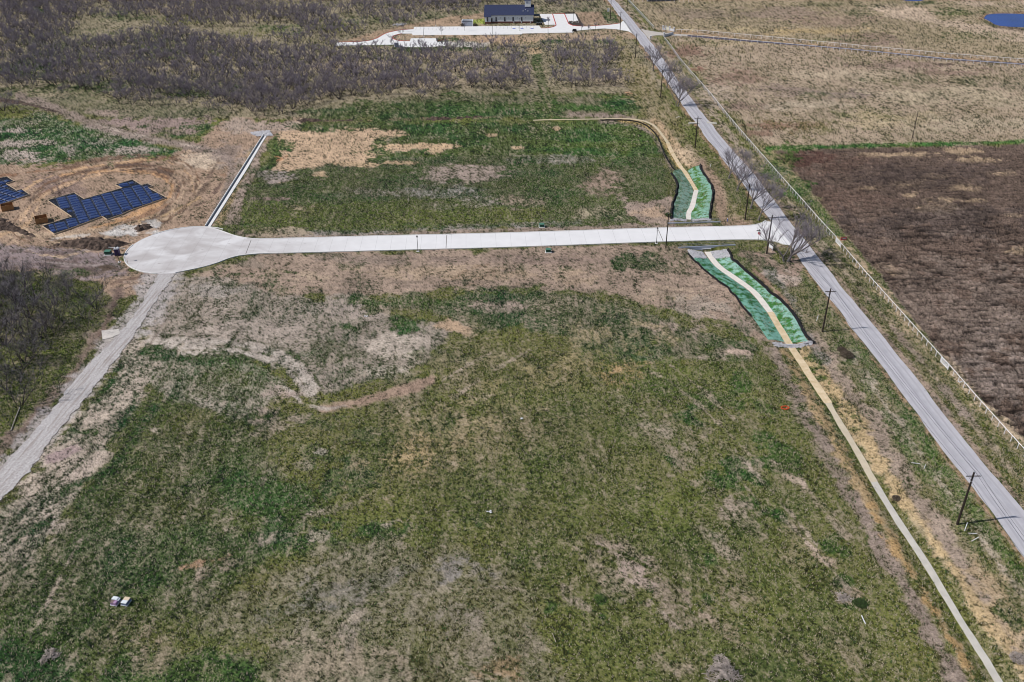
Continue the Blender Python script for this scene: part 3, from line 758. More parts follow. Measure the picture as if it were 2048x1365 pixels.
blob(1250, 705, 90, 20, None, 'teal', .92, .9, na=.3); blob(850, 605, 120, 9, None, (46, 84, 34), .85, .8); blob(1190, 655, 60, 14, None, 'lush', .7, .7); blob(1120, 600, 70, 10, None, 'lush', .72, .7)
for b in [(1420, 650, 60, 18, .4), (1330, 655, 40, 9, .3), (1470, 705, 40, 10, .3), (1000, 612, 60, 8, .3), (1495, 650, 50, 20, .45)]:
    blob(b[0], b[1], b[2], b[3], (160, 142, 130), None, b[4], .85, na=.45)
blob(1480, 703, 26, 6, (182, 160, 144), None, .05, .9); blob(1440, 716, 60, 6, (166, 150, 136), None, .35, .8)
# --- west of the gravel track: grove floor
poly([(-900, 532), (60, 548), (170, 566), (215, 600), (205, 650), (165, 710), (125, 770), (60, 850), (0, 905), (-900, 1200)], (128, 116, 98), (92, 104, 46), .74, f=7)
for b in [(60, 590, 80, 26, (84, 106, 44), .8), (170, 600, 36, 24, (78, 102, 44), .8), (30, 700, 60, 30, (108, 122, 44), .85), (110, 690, 60, 26, (104, 116, 48), .85), (20, 800, 50, 40, (84, 98, 40), .8), (90, 760, 40, 30, (90, 96, 46), .8), (140, 640, 50, 20, (84, 100, 40), .85)]:
    blob(b[0], b[1], b[2], b[3], None, b[4], b[5], .7)
for b in [(60, 640, 60, 14), (20, 760, 50, 14), (100, 720, 50, 10), (150, 670, 40, 8), (110, 728, 40, 5)]:
    blob(b[0], b[1], b[2], b[3], (112, 100, 96), None, .4, .6)
stroke([(235, 590), (215, 640), (180, 690), (150, 745), (110, 790), (60, 850), (0, 900), (-80, 960)], 26, (128, 110, 100), 'grass', .06, .9, na=4, t=.6)
stroke([(240, 575), (225, 620), (200, 670)], 10, (104, 86, 78), None, 0, .7, na=2); stroke([(205, 690), (170, 740), (130, 790), (80, 850), (20, 905)], 5, (168, 148, 134), None, 0, .6, na=2); stroke([(160, 745), (110, 800), (40, 870)], 5, (96, 82, 76), None, 0, .6, na=2)
stroke([(334, 548), (303, 596), (275, 638), (242, 682), (193, 738), (155, 786), (122, 827), (72, 887), (34, 932), (-60, 1028), (-400, 1370)], 62, (172, 164, 160), None, .06, .85, f=16, na=7)
# --- the near field
poly([(300, 715), (420, 706), (500, 720), (580, 760), (560, 800), (480, 840), (330, 800), (280, 760)], 'pale', 'grass', .6, f=12)
stroke([(265, 690), (245, 740), (200, 800), (150, 860), (90, 930), (30, 990)], 34, (184, 168, 154), 'lush', .36, .9, na=8)
poly([(262, 700), (330, 712), (290, 800), (230, 880), (150, 1000), (60, 1130), (-40, 1240), (-900, 1700), (-900, 1500), (0, 1010), (90, 925), (190, 795)], (180, 164, 150), 'lush', .46, f=12, na=8)
for P, w_ in [([(240, 735), (220, 765), (190, 800)], 12), ([(275, 790), (255, 830), (225, 880), (180, 940)], 12), ([(310, 815), (280, 860), (240, 920), (190, 975), (160, 1010)], 26), ([(205, 935), (170, 960), (130, 985)], 14), ([(120, 1060), (90, 1130), (40, 1210), (10, 1260)], 12), ([(290, 705), (330, 715)], 14), ([(300, 700), (340, 712), (420, 722)], 14), ([(140, 860), (190, 865)], 10), ([(30, 1080), (60, 1060), (110, 1040)], 16)]:
    stroke(P, w_, None, 'lush', .9, .85, na=4)
for b in [(120, 912, 36, 10, (150, 130, 128), 0, -25), (225, 820, 40, 10, (186, 170, 154), .2, -30), (180, 930, 50, 14, (190, 172, 158), .2, -30), (310, 860, 20, 14, (180, 164, 152), .3, 0), (130, 1060, 40, 30, (178, 162, 152), .2, -45), (60, 1140, 20, 30, (178, 162, 152), .25, 30), (250, 1040, 30, 16, (176, 160, 150), .35, 0), (200, 1030, 16, 26, (180, 162, 152), .2, 30), (400, 900, 40, 10, 'thatch', .5, -30), (330, 1075, 50, 8, (166, 148, 134), .4, 0)]:
    blob(b[0], b[1], b[2], b[3], b[4], None, b[5], .85, ang=b[6])
poly([(-900, 1240), (60, 1120), (160, 1000), (330, 830), (480, 850), (560, 940), (640, 1010), (560, 1120), (460, 1190), (300, 1250), (200, 1420), (-900, 1800)], (150, 138, 122), (66, 86, 40), .74, .9, f=40, na=14)
poly([(150, 1000), (300, 1040), (470, 1050), (620, 1060), (700, 1080), (480, 1160), (330, 1190), (200, 1170), (120, 1130)], None, (44, 80, 40), .8, .7, f=40, na=16)
poly([(240, 1300), (420, 1290), (560, 1330), (560, 1440), (200, 1440)], None, (40, 78, 38), .85, .8, f=24, na=14)
poly([(0, 1250), (90, 1290), (160, 1330), (120, 1440), (-200, 1440), (-200, 1260)], None, (42, 78, 40), .8, .7, f=24, na=14)
for b in [(510, 985, 90, 36, (48, 84, 42), .88), (650, 900, 60, 40, (52, 84, 44), .75), (700, 950, 50, 30, (46, 80, 48), .75), (640, 845, 60, 16, 'lush', .75), (560, 830, 40, 18, 'lush', .7), (520, 840, 30, 14, 'lush', .7), (740, 1055, 80, 20, 'lush', .8), (620, 1090, 70, 16, 'lush', .7), (560, 1080, 60, 14, 'lush', .7), (900, 850, 40, 24, (52, 86, 40), .75), (960, 1050, 30, 16, 'lush', .6), (360, 850, 70, 34, (84, 90, 38), .85), (330, 960, 60, 60, (80, 88, 36), .85), (420, 780, 70, 30, (80, 92, 46), .75), (620, 1190, 30, 14, 'lush', .7), (720, 870, 40, 18, 'teal', .7)]:
    blob(b[0], b[1], b[2], b[3], None, b[4], b[5], .75, na=.45)
for b in [(560, 800, 40, 26, (170, 150, 140), .25), (645, 900, 20, 14, (184, 172, 166), .2), (560, 845, 44, 16, (158, 142, 130), .35), (600, 930, 60, 14, (150, 138, 124), .45), (700, 1010, 70, 6, (170, 152, 142), .35), (790, 1045, 40, 6, (176, 160, 150), .25), (640, 1070, 24, 8, (176, 160, 150), .3), (550, 1080, 50, 8, (168, 152, 140), .4), (460, 1060, 50, 8, (172, 154, 142), .35), (740, 1100, 90, 16, (150, 138, 124), .4), (440, 1135, 60, 10, (166, 146, 132), .4), (360, 1250, 20, 14, (176, 158, 148), .25), (610, 1245, 26, 16, (176, 156, 150), .2), (700, 1215, 34, 12, (160, 146, 136), .3), (390, 1130, 40, 6, (176, 134, 108), .3)]:
    blob(b[0], b[1], b[2], b[3], b[4], None, b[5], .7, ang=-14, na=.6, f=.7)
poly([(440, 1190), (560, 1150), (680, 1100), (900, 1085), (1010, 1130), (1090, 1210), (1150, 1440), (560, 1440), (520, 1320), (380, 1260)], (138, 130, 112), (98, 100, 66), .45, .75, f=60, na=26)
for b in [(930, 1140, 60, 24, (128, 122, 122), .3), (740, 1170, 100, 20, (124, 118, 112), .35), (560, 1230, 60, 20, (112, 110, 104), .4), (960, 1300, 120, 40, (140, 128, 112), .3), (700, 1320, 90, 30, (152, 136, 118), .25), (260, 1265, 60, 24, (140, 124, 104), .35), (360, 1310, 60, 20, (136, 122, 104), .35), (1010, 1330, 30, 20, (160, 130, 98), .2), (560, 1290, 70, 16, (160, 144, 128), .3), (880, 1230, 120, 26, (132, 122, 112), .35), (840, 1190, 60, 10, (150, 138, 124), .3)]:
    blob(b[0], b[1], b[2], b[3], b[4], None, b[5], .65, na=.6, ang=-10, f=.8)
for b in [(880, 890, 130, 60, (162, 142, 112), .42), (1100, 745, 160, 50, (166, 148, 112), .45), (1235, 750, 42, 16, (196, 156, 116), .15), (980, 840, 80, 30, (160, 144, 116), .4), (1010, 900, 90, 40, (152, 136, 114), .4), (1060, 1000, 120, 60, (140, 128, 106), .5), (870, 780, 80, 20, (150, 136, 120), .45), (960, 720, 100, 30, (150, 136, 112), .5), (900, 820, 60, 20, (164, 146, 122), .4), (820, 905, 30, 20, (182, 156, 118), .3)]:
    blob(b[0], b[1], b[2], b[3], b[4], None, b[5], .62, na=.6, ang=-20, f=.8)
blob(1240, 960, 300, 150, None, (86, 98, 46), .72, .6, na=.5)
blob(1400, 760, 160, 40, None, (84, 104, 44), .8, .7, na=.5)
for b in [(1480, 768, 26, 18), (1400, 800, 30, 12), (1450, 800, 34, 9), (1390, 812, 20, 8), (1380, 838, 30, 10), (1375, 830, 10, 12), (1340, 920, 20, 8), (1560, 900, 30, 16), (1530, 820, 26, 12), (1470, 935, 26, 20), (1440, 960, 40, 16), (1570, 940, 40, 14), (1510, 960, 30, 12), (1520, 870, 20, 12), (1200, 1200, 10, 9), (1205, 1233, 10, 8), (1300, 1180, 7, 8), (1415, 1195, 12, 9), (1425, 1118, 18, 10), (1240, 1200, 10, 6), (1700, 1205, 18, 12), (1690, 1160, 16, 12), (1430, 1070, 12, 6), (1280, 1060, 8, 6), (1100, 1215, 14, 14), (1660, 1090, 20, 20), (1690, 1100, 14, 14), (1550, 1030, 20, 10), (1500, 1000, 20, 10)]:
    blob(b[0], b[1], b[2], b[3], None, (42, 80, 36), .95, .8, ang=20, na=.4)
for b in [(1350, 1210, 110, 26, (164, 144, 134), .22, 45), (1240, 1170, 60, 20, (162, 144, 132), .3, 35), (1200, 1090, 60, 16, (156, 138, 126), .35, 30), (1260, 1140, 40, 10, (176, 156, 146), .2, 35), (1400, 960, 70, 20, (164, 146, 136), .35, 40), (1450, 890, 90, 10, (170, 152, 140), .4, 40), (1500, 1050, 80, 12, (168, 150, 138), .35, 45), (1440, 1090, 50, 12, (170, 152, 142), .3, 40), (1340, 1330, 90, 30, (162, 144, 130), .3, 20), (1650, 1020, 70, 8, (172, 152, 140), .3, 50), (1600, 1100, 60, 30, (156, 140, 118), .4, 45), (1640, 1110, 30, 10, (184, 160, 144), .15, 30), (1690, 1190, 30, 10, (176, 152, 138), .2, 5), (1460, 1270, 80, 20, (160, 140, 126), .3, 45), (1180, 1220, 60, 8, (164, 146, 136), .3, 35), (1310, 880, 60, 14, (150, 134, 118), .45, 40), (1330, 830, 50, 14, (158, 140, 124), .45, 40), (1560, 1260, 90, 30, (146, 130, 110), .4, 40), (1680, 1290, 60, 30, (152, 136, 116), .4, 40), (1500, 1180, 60, 16, (156, 138, 122), .4, 40), (1270, 820, 80, 8, (170, 156, 140), .45, 35), (1590, 960, 24, 10, (184, 162, 150), .2, 30)]:
    blob(b[0], b[1], b[2], b[3], b[4], None, b[5], .6, ang=b[6], na=.6, f=.8)
stroke([(645, 818), (720, 802), (830, 776), (862, 760)], 20, (158, 134, 117), None, -.1, .95, na=2.5, t=.1)
stroke([(560, 800), (600, 806), (645, 818), (690, 812)], 10, (176, 164, 152), None, 0, .8, na=3, t=.1)
# wheel lines across the turf
rw = np.random.RandomState(21)
for k in range(64):
    x0, y0 = rw.uniform(250, 1620), rw.uniform(760, 1360)
    sl = -1.3 + 2.2 * np.clip((x0 - 300) / 900, 0, 1) + rw.normal(0, .25); L0 = rw.uniform(60, 190); b0 = rw.normal(0, 18)
    ux, uy = (1 / math.hypot(1, sl), sl / math.hypot(1, sl))
    P = [(x0 + ux * t - uy * b0 * t * (L0 - t) / L0 / L0 * 4, y0 + uy * t + ux * b0 * t * (L0 - t) / L0 / L0 * 4) for t in np.linspace(0, L0, 5)]
    if P[-1][0] > 1480 + (P[-1][1] - 690) * .62 - 120: continue
    if k % 3: stroke(P, 3, None, (54, 66, 36), 1.0, rw.uniform(.25, .6), f=2.5, na=1.5)
    else: stroke(P, 4, (172, 156, 138), None, .3, rw.uniform(.3, .6), f=3, na=2)
for P, c_, o_ in [([(1640, 930), (1660, 960), (1690, 1010), (1720, 1060), (1745, 1110), (1770, 1160)], (46, 60, 36), .8), ([(1210, 950), (1225, 900), (1250, 830), (1270, 790)], (62, 74, 34), .6), ([(1040, 900), (1100, 865), (1150, 830)], (58, 66, 36), .6), ([(1060, 1370), (1060, 1290), (1090, 1200)], (70, 74, 44), .4), ([(1380, 1200), (1390, 1140), (1385, 1100)], (58, 72, 32), .6), ([(1100, 1250), (1180, 1290), (1300, 1330)], (66, 78, 38), .5),
                  ([(990, 900), (960, 960), (1010, 1020), (1080, 1080)], (96, 92, 60), .5), ([(1180, 1090), (1260, 1110), (1330, 1160)], (74, 84, 40), .6), ([(1450, 1300), (1440, 1230), (1460, 1160)], (62, 74, 36), .6), ([(310, 1100), (350, 1060), (420, 1040)], (50, 72, 34), .5), ([(370, 985), (400, 930), (440, 880)], (48, 70, 34), .7), ([(400, 1000), (440, 950), (470, 910)], (48, 70, 34), .5)]:
    stroke(P, 3.5, None, c_, 1.0, o_, na=1.2)
for P in [[(1290, 740), (1340, 760), (1420, 830), (1500, 910)], [(1340, 730), (1400, 775), (1470, 840)], [(1430, 900), (1500, 980), (1560, 1060)], [(1470, 900), (1560, 1000), (1640, 1100)], [(1560, 1030), (1620, 1090), (1700, 1180)], [(1260, 1160), (1340, 1240), (1420, 1330)], [(870, 770), (950, 720), (1020, 690)], [(900, 800), (980, 745), (1060, 700)], [(60, 1290), (110, 1170), (160, 1080)]]:
    stroke(P, 4, (176, 158, 146), None, .25, .6, na=2)

# --- fine weave of soil, leaf and dead stalk
TR = math.atan2(*(at(262, 682) - at(0, 1004))[:2][::-1])      # run of the gravel track
k_ = np.clip((PX - 300) / 1200, 0, 1)
ANG = TR * (1 - k_) + (math.pi / 2 + .1) * k_
sa, ca = np.sin(ANG), np.cos(ANG)
SU, SV = X * ca + Y * sa, -X * sa + Y * ca
streak = .6 * fbm(SU / 3.2, SV, 1.5, 3, 21) + .7 * fbm(SU / 9, SV, 1.3, 3, 22)
n0 = fbm(X, Y, 14.0, 3, 51)
n1 = fbm(X, Y, 3.5, 4, 52)
n2 = fbm(X, Y, .9, 3, 53)
n3 = RNG.standard_normal(X.shape) * .75 + fbm(X, Y, .45, 2, 54) * .8
nn = .2 * n0 + .26 * n1 + .26 * n2 + .5 * streak + .72 * n3
nn = .5 + .26 * nn / nn[40:, 40:-40].std()
fac = np.clip((cov - nn) * 1.5 + .5, 0, 1)
fac = np.where(cov > .01, fac, 0)
so2 = soil * (1 - .34 * sstep((cov - .3) / .5))[..., None] * np.clip(1 + .1 * n1 + .07 * n2 + .15 * n3 + .05 * n0, .4, 1.7)[..., None]  # soil under dense cover is darkened to look like shaded thatch
hue = np.clip(.5 + .28 * n0 + .2 * fbm(X, Y, 5.5, 3, 61), 0, 1)[..., None]
mac = fbm(X, Y, 38, 3, 91) * .6 + fbm(X, Y, 13, 3, 92) * .55
veg = veg * (1 + .2 * np.clip(mac, -1.6, 1.6)[..., None] * np.array([1.25, .85, .7]))
ve2 = veg * (1 - hue * .35) + hue * .35 * K3((98, 96, 50))
ve2 = ve2 * 1.13 * np.clip(1 + .1 * n2 + .38 * n3 + .1 * n1 + .16 * streak, .25, 2.4)[..., None]
col = so2 * (1 - fac[..., None]) + ve2 * fac[..., None]
dead = sstep((.55 * n2 + .6 * streak + .6 * n3 - 1.2) * 1.4)[..., None] * .45 * (1 - clod[..., None]) * np.clip(cov * 2, 0, 1)[..., None]
col = col * (1 - dead) + K3((172, 158, 136)) * dead
fl = (fac > .35) & (n3 < -.9)
col[fl] *= .62  # dark specks paint the small shadows between blades
fl = (fac <= .35) & (n3 < -1.45) & (tuft > .12)
col[fl] *= .6  # bare soil gets its tiny crevice shadows as dark specks too
# furrows and clods, with crevice shadows darkened into the colour
fur = fbm(X * .12, Y, .7, 3, 71)
clf = fbm(X * .42, Y, .85, 3, 83)
col = col * np.clip(1 + clod * (.2 * fur + .1 * n3 + .15 * clf + .08 * n0 - .3 * (clf < -.9)) * np.clip((PY - 250) / 260, .45, 1), .2, 2)[..., None]
col = np.clip(col, .008, .8)

Z = hgt(X, Y)
nearw = np.clip(1.2 - DIST / 500, .25, 1)
Z = Z - .03 - clod * .25 + clod * (.13 * clf + .1 * n3 + .07 * fbm(X * .3, Y, 1.6, 2, 82)) * (.4 + .6 * nearw)
paved = np.zeros(X.shape, bool)
Z += (1 - clod) * tuft * (.035 * n3 + .03 * n2) * fac * nearw
Z -= .02
me = np_mesh('ground', np.stack([X, Y, Z], -1).reshape(-1, 3),
             (np.arange(NR - 1)[:, None, None] * NC + np.arange(NC - 1)[None, :, None] + np.array([0, NC, NC + 1, 1])[None, None]).reshape(-1, 4))
ca_ = me.attributes.new('cover', 'FLOAT_COLOR', 'POINT')
ca_.data.foreach_set('color', np.concatenate([col.reshape(-1, 3), np.ones((NR * NC, 1))], 1).astype(np.float32).ravel())
ta_ = me.attributes.new('tuft', 'FLOAT', 'POINT')
ta_.data.foreach_set('value', np.clip(tuft * .6 + clod * .4, 0, 1).astype(np.float32).ravel())
me.materials.append(ground_material())
gr = bpy.data.objects.new('ground', me)
COL.objects.link(gr)
tag(gr, kind='structure')
# normals must face up
if me.polygons[0].normal.z < 0:
    me.flip_normals()
FACV = fac.copy()
del fac, so2, ve2, col, n0, n1, n2, n3, nn, fur, dead

# ------------------------------------------------------------------ roads and paving
def extend(P, n_far=1):
    a, b = P[0], P[1]
    return [(P[0][0] + (a[0] - b[0]) * k, P[0][1] + (a[1] - b[1]) * k) for k in ()] + P
L_ = np.array(G(EDG_L)); R_ = np.array(G(EDG_R))
def lengthen(Q):
    d0 = Q[0] - Q[2]; d0 /= np.hypot(*d0)
    return np.vstack([Q[0] + d0 * 1500, Q[0] + d0 * 300, Q])
L_, R_ = lengthen(L_), lengthen(R_)
ys = np.r_[np.linspace(2100, 700, 6), np.linspace(690, max(L_[-1, 1], R_[-1, 1]) + .5, 260)]
Lx = np.interp(ys, L_[::-1, 1], L_[::-1, 0]); Rx = np.interp(ys, R_[::-1, 1], R_[::-1, 0])
wob = .16 * fbm(ys, ys * 0, 9, 3, 5); wob2 = .16 * fbm(ys, ys * 0 + 50, 9, 3, 6)
Ledge, Redge = np.c_[Lx + wob, ys], np.c_[Rx + wob2, ys]
tag(MB().ribbon(Ledge, Redge, z=.05, m=4, thick=.12).build('country_road', 'asphalt'), kind='structure')
tm = MB()
for f0, f1 in ((.455, .545), (.17, .25), (.75, .83)):
    tm.ribbon(Ledge + (Redge - Ledge) * f0, Ledge + (Redge - Ledge) * f1, z=.054)
tag(tm.build('road_centre_wear', material('road_wear', (181, 178, 183), .9, .04, .3, .1, 20, world=True)), kind='structure')

# cul-de-sac street
UPE = [(520, 478.7), (640, 475.8), (768, 472.3), (900, 469.5), (1024, 466.3), (1160, 462), (1290, 457.5), (1380, 455.3), (1460, 453.5), (1492, 452.3), (1512, 450.2), (1524, 446.6), (1531, 442)]
LOE = [(520, 507.8), (640, 505), (768, 501.5), (900, 498.2), (1024, 494.8), (1160, 490), (1300, 484.8), (1380, 482.5), (1460, 480), (1530, 480), (1550, 483.5), (1568, 489.5)]
cc = np.array([-87.0, 216.0]) * 1.15; cr_ = 14.6 * 1.15
U2, L2 = G(UPE), G(LOE)
def arc(a0, a1, n):
    return [(cc[0] + cr_ * math.cos(a), cc[1] + cr_ * math.sin(a)) for a in np.linspace(math.radians(a0), math.radians(a1), n)]
thr_u = smooth_line(G([(415, 455.3), (436, 460), (452, 466), (470, 472.5), (495, 477.5), (520, 478.7)]), 2)
thr_l = smooth_line(G([(350, 546), (395, 537.5), (432, 527.5), (455, 518), (478, 511.5), (520, 507.8)]), 2)
ring = arc(62, 282, 60)
ring = [p for p in ring]
road_end = [tuple(at(1545, 445.2)[:2]), tuple(at(1576, 482)[:2]), tuple(at(1583, 491)[:2])]
outline = [tuple(p) for p in thr_u] + U2[1:] + road_end + L2[::-1][:-1] + [tuple(p) for p in thr_l[::-1]] + ring[::-1]
def street_material():
    m = material('street_concrete', (238, 236, 236), .9, .035, .3, .05, 12, world=True)
    n, l = m.node_tree.nodes, m.node_tree.links
    b = n['Principled BSDF']
    base = b.inputs['Base Color'].links[0].from_socket
    g = n.new('ShaderNodeNewGeometry')
    sp = n.new('ShaderNodeSeparateXYZ'); l.new(g.outputs['Position'], sp.inputs[0])
    def math_(op, a, b_=None, c_=None):
        q = n.new('ShaderNodeMath'); q.operation = op
        for i, v in enumerate((a, b_, c_)):
            if v is None: continue
            if isinstance(v, (int, float)): q.inputs[i].default_value = v
            else: l.new(v, q.inputs[i])
        return q.outputs[0]
    # saw-cut joints every 4.6 m
    t = math_('MULTIPLY_ADD', sp.outputs['Y'], SL, sp.outputs['X'])
    fr = math_('FRACT', math_('DIVIDE', t, 4.6))
    jt = math_('LESS_THAN', fr, .018)
    # tracked mud near the turning circle
    dx = math_('SUBTRACT', sp.outputs['X'], float(cc[0])); dy = math_('SUBTRACT', sp.outputs['Y'], float(cc[1]))
    rr = math_('SQRT', math_('ADD', math_('MULTIPLY', dx, dx), math_('MULTIPLY', dy, dy)))
    mr = n.new('ShaderNodeMapRange'); l.new(rr, mr.inputs[0])
    mr.inputs[1].default_value, mr.inputs[2].default_value = 14, 60
    mr.inputs[3].default_value, mr.inputs[4].default_value = 1, .1
    nz = n.new('ShaderNodeTexNoise'); nz.inputs['Scale'].default_value = .13; nz.inputs['Detail'].default_value = 7; nz.inputs['Distortion'].default_value = 1.0
    mp = n.new('ShaderNodeMapping'); mp.inputs['Scale'].default_value = (.8, 1.1, 1); mp.inputs['Rotation'].default_value = (0, 0, .1)
    l.new(g.outputs['Position'], mp.inputs[0]); l.new(mp.outputs[0], nz.inputs['Vector'])
    ms = n.new('ShaderNodeMapRange'); l.new(nz.outputs['Fac'], ms.inputs[0])
    ms.inputs[1].default_value, ms.inputs[2].default_value = .32, .66
    ms.inputs[3].default_value = .22
    mud = math_('MULTIPLY', mr.outputs[0], ms.outputs[0])
    mx = n.new('ShaderNodeMix'); mx.data_type = 'RGBA'
    l.new(math_('MULTIPLY', mud, .75), mx.inputs[0]); l.new(base, mx.inputs[6]); mx.inputs[7].default_value = A4(172, 163, 160)
    # small dark clods dropped by trucks
    vz = n.new('ShaderNodeTexNoise'); vz.inputs['Scale'].default_value = .8; vz.inputs['Detail'].default_value = 3
    mp2 = n.new('ShaderNodeMapping'); mp2.inputs['Scale'].default_value = (.5, 1.6, 1)
    l.new(g.outputs['Position'], mp2.inputs[0]); l.new(mp2.outputs[0], vz.inputs['Vector'])
    cl = n.new('ShaderNodeMapRange'); l.new(vz.outputs['Fac'], cl.inputs[0])
    cl.inputs[1].default_value, cl.inputs[2].default_value = .69, .73
    mx2 = n.new('ShaderNodeMix'); mx2.data_type = 'RGBA'
    l.new(math_('MULTIPLY', cl.outputs[0], math_('MINIMUM', math_('MAXIMUM', math_('MULTIPLY_ADD', mr.outputs[0], 1.6, -.3), .04), .7)), mx2.inputs[0])
    l.new(mx.outputs[2], mx2.inputs[6]); mx2.inputs[7].default_value = A4(128, 116, 108)
    mx3 = n.new('ShaderNodeMix'); mx3.data_type = 'RGBA'
    l.new(math_('MULTIPLY', jt, .35), mx3.inputs[0]); l.new(mx2.outputs[2], mx3.inputs[6]); mx3.inputs[7].default_value = A4(120, 116, 114)
    l.new(mx3.outputs[2], b.inputs['Base Color'])
    return m
MT['street'] = street_material()
tag(MB().prism(outline, -.15, .07).build('concrete_street', 'street'), kind='structure')
def kerb(P, name='kerb', w_=.22, z0=-.1, z1=.2, m='concrete', inner=0.0):
    P = np.array(P); T = np.gradient(P, axis=0); N = np.c_[-T[:, 1], T[:, 0]] / np.hypot(*T.T)[:, None]
    a, b = P + N * (inner - w_ / 2), P + N * (inner + w_ / 2)
    mb = MB().ribbon(a, b, z=z1, thick=z1 - z0)
    return tag(mb.build(name, m), kind='structure')
kerb(smooth_line([tuple(p) for p in thr_u] + U2[1:], 1))
kerb(smooth_line([tuple(p) for p in thr_l] + L2[1:], 1))
kerb(arc(60, 140, 24)); kerb(arc(168, 262, 30))
# stop bar and joint seals on the mouth
tag(MB().ribbon(G([(1501.5, 467.5), (1507.5, 477.5)]), G([(1504.5, 467.3), (1510.5, 477.2)]), z=.078).build('stop_bar', 'white_paint'), kind='structure')
js = MB()
for a, b in (((862, 470.3), (892.5, 498.4)), ((503, 480.5), (492, 509)), ((1316.5, 460), (1326.5, 483.5))):
    p, q = at(*a)[:2], at(*b)[:2]
    if a[0] < 800: p, q = at(502.5, 480.5)[:2], at(491.5, 509)[:2]
    if 800 < a[0] < 1000: p, q = at(893.5, 471)[:2], at(892, 498)[:2]
    dd = np.array([.09, 0])
    js.ribbon([p - dd, q - dd], [p + dd, q + dd], z=.076)
tag(js.build('joint_seal', material('joint_seal', (118, 112, 108), .9, .1, 1)), kind='structure')

# gravel track
TL = [(318, 547.6), (295, 588), (262, 641), (222, 682), (175, 732), (135, 777), (108, 815), (50, 887), (0, 934), (-120, 1046), (-400, 1320)]
TRr = [(352, 546.2), (313, 601), (288, 636), (262, 682), (212, 744), (175, 794), (137, 837), (95, 887), (70, 930), (25, 977), (-4, 1006), (-110, 1110), (-400, 1420)]
a, b = resample(smooth_line(G(TL), 2), 420), resample(smooth_line(G(TRr), 2), 420)
wv = .2 * fbm(a[:, 1], a[:, 0], 1.6, 4, 9); wv2 = .2 * fbm(b[:, 1], b[:, 0], 1.6, 4, 10)
a[:, 0] += wv; b[:, 0] += wv2
tag(MB().ribbon(a, b, z=lambda x, y: .02 + .03 * float(vnoise(np.array(x * 2), np.array(y * 2), 4)), m=12).build('gravel_track', 'gravel'), kind='structure')
tag(MB().prism(G([(203, 662), (238, 659), (240, 668), (222, 676), (205, 680)]), -.05, .06).build('washout_pad', material('washout', (214, 206, 198), .95, .12, 1.5, .3, 6, world=True)), kind='structure')

# concrete bed of the ditch
MT['channel_mid_far'] = material('channel_mid_far', (208, 192, 162), .9, .08, .8, world=True)
def bed(c, w_, m, name):
    P = smooth_line(c[:, :2], 2); n = max(8, len(P))
    T = np.gradient(P, axis=0); N = np.c_[-T[:, 1], T[:, 0]] / np.hypot(*T.T)[:, None]
    hw = (w_ / 2)
    j = .07 * fbm(P[:, 0], P[:, 1], 5, 3, 40)[:, None]; j2 = .07 * fbm(P[:, 0], P[:, 1], 5, 3, 41)[:, None]
    mb = MB().ribbon(P - N * (hw + j), P + N * (hw + j2), z=lambda x, y: hgt(x, y) + .06, m=2, thick=.1)
    return tag(mb.build(name, m), kind='structure')
bed(LO[:7], 1.75, 'channel_white', 'channel_bed')
bed(LO[6:12], 1.75, 'channel_tan', 'channel_bed')
bed(LO[11:15], 1.4, material('channel_mid', (210, 196, 172), .9, .08, .8, world=True), 'channel_bed')
bed(LO[14:], 1.3, 'channel_grey', 'channel_bed')
bed(UPL[:4], 1.7, 'channel_white', 'channel_bed')
bed(UPL[3:8], 1.45, 'channel_tan', 'channel_bed')
bed(UPL[7:], 1.1, 'channel_mid_far', 'channel_bed')

# flume west of the field
fa, fb = G([(410, 454), (482, 341), (516, 287), (527, 270)]), G([(421, 454), (493, 341), (524, 287), (535, 270)])
fa, fb = resample(fa, 20), resample(fb, 20)
nv = (fb - fa) / np.hypot(*(fb - fa).T)[:, None]
tag(MB().ribbon(fa + nv * .9, fb, z=.1, thick=.2).build('flume', 'concrete'), kind='structure')
tag(MB().ribbon(fa + nv * .22, fa + nv * .9, z=-.0, thick=.1).build('flume_kerb_shade', material('kerb_shade_grey', (150, 148, 150), .9, .1, 1)), kind='structure')  # darker strip paints the tall kerb's shadow along the flume floor
tag(MB().ribbon(fa, fa + nv * .22, z=.55, thick=.7).build('flume_kerb', 'concrete'), kind='structure')

# parking court of the community building
LOT = [(828.4, 54.4), (1040, 52.3), (1078, 51.8), (1082, 57), (1095, 57), (1108, 54), (1112.5, 50.6), (1105, 50.2), (1090, 50), (1079, 28.6), (1129, 28.3), (1150.6, 28), (1158, 45.6), (1137, 47.6), (1145.8, 52.2), (1166.6, 53.1), (1180, 52.7), (1215, 50.4), (1241, 46.9), (1247.5, 40.5),
       (1268, 69), (1256, 62.5), (1233, 58.8), (1209, 57.4), (1180, 59.2), (1152, 61.8), (1145, 65.5), (1045, 67.4), (1043, 69.2), (930, 70.4), (825.5, 70.7), (823.3, 67.6), (803.5, 67.6), (787.4, 71.3), (783, 77), (797.7, 82.3), (819.7, 82.3), (821.9, 77.1), (871.7, 77), (873.9, 84.4), (894, 85), (894, 91.8),
       (857.7, 94.5), (789, 94.5), (787, 89.8), (670, 91.8), (674.6, 85.4), (718.6, 84.4), (742, 81.5), (755, 77), (771, 66.9), (799, 61), (827, 58.8)]
tag(MB().prism(G(LOT), -.12, .05).build('parking_court', 'concrete'), kind='structure')
def redk(P):
    Q = smooth_line(G(P), 2)
    T = np.gradient(Q, axis=0); N = np.c_[-T[:, 1], T[:, 0]] / np.hypot(*T.T)[:, None]
    tag(MB().ribbon(Q - N * .22, Q + N * .22, z=.2, thick=.2).build('red_kerb', 'red_paint'), kind='structure')
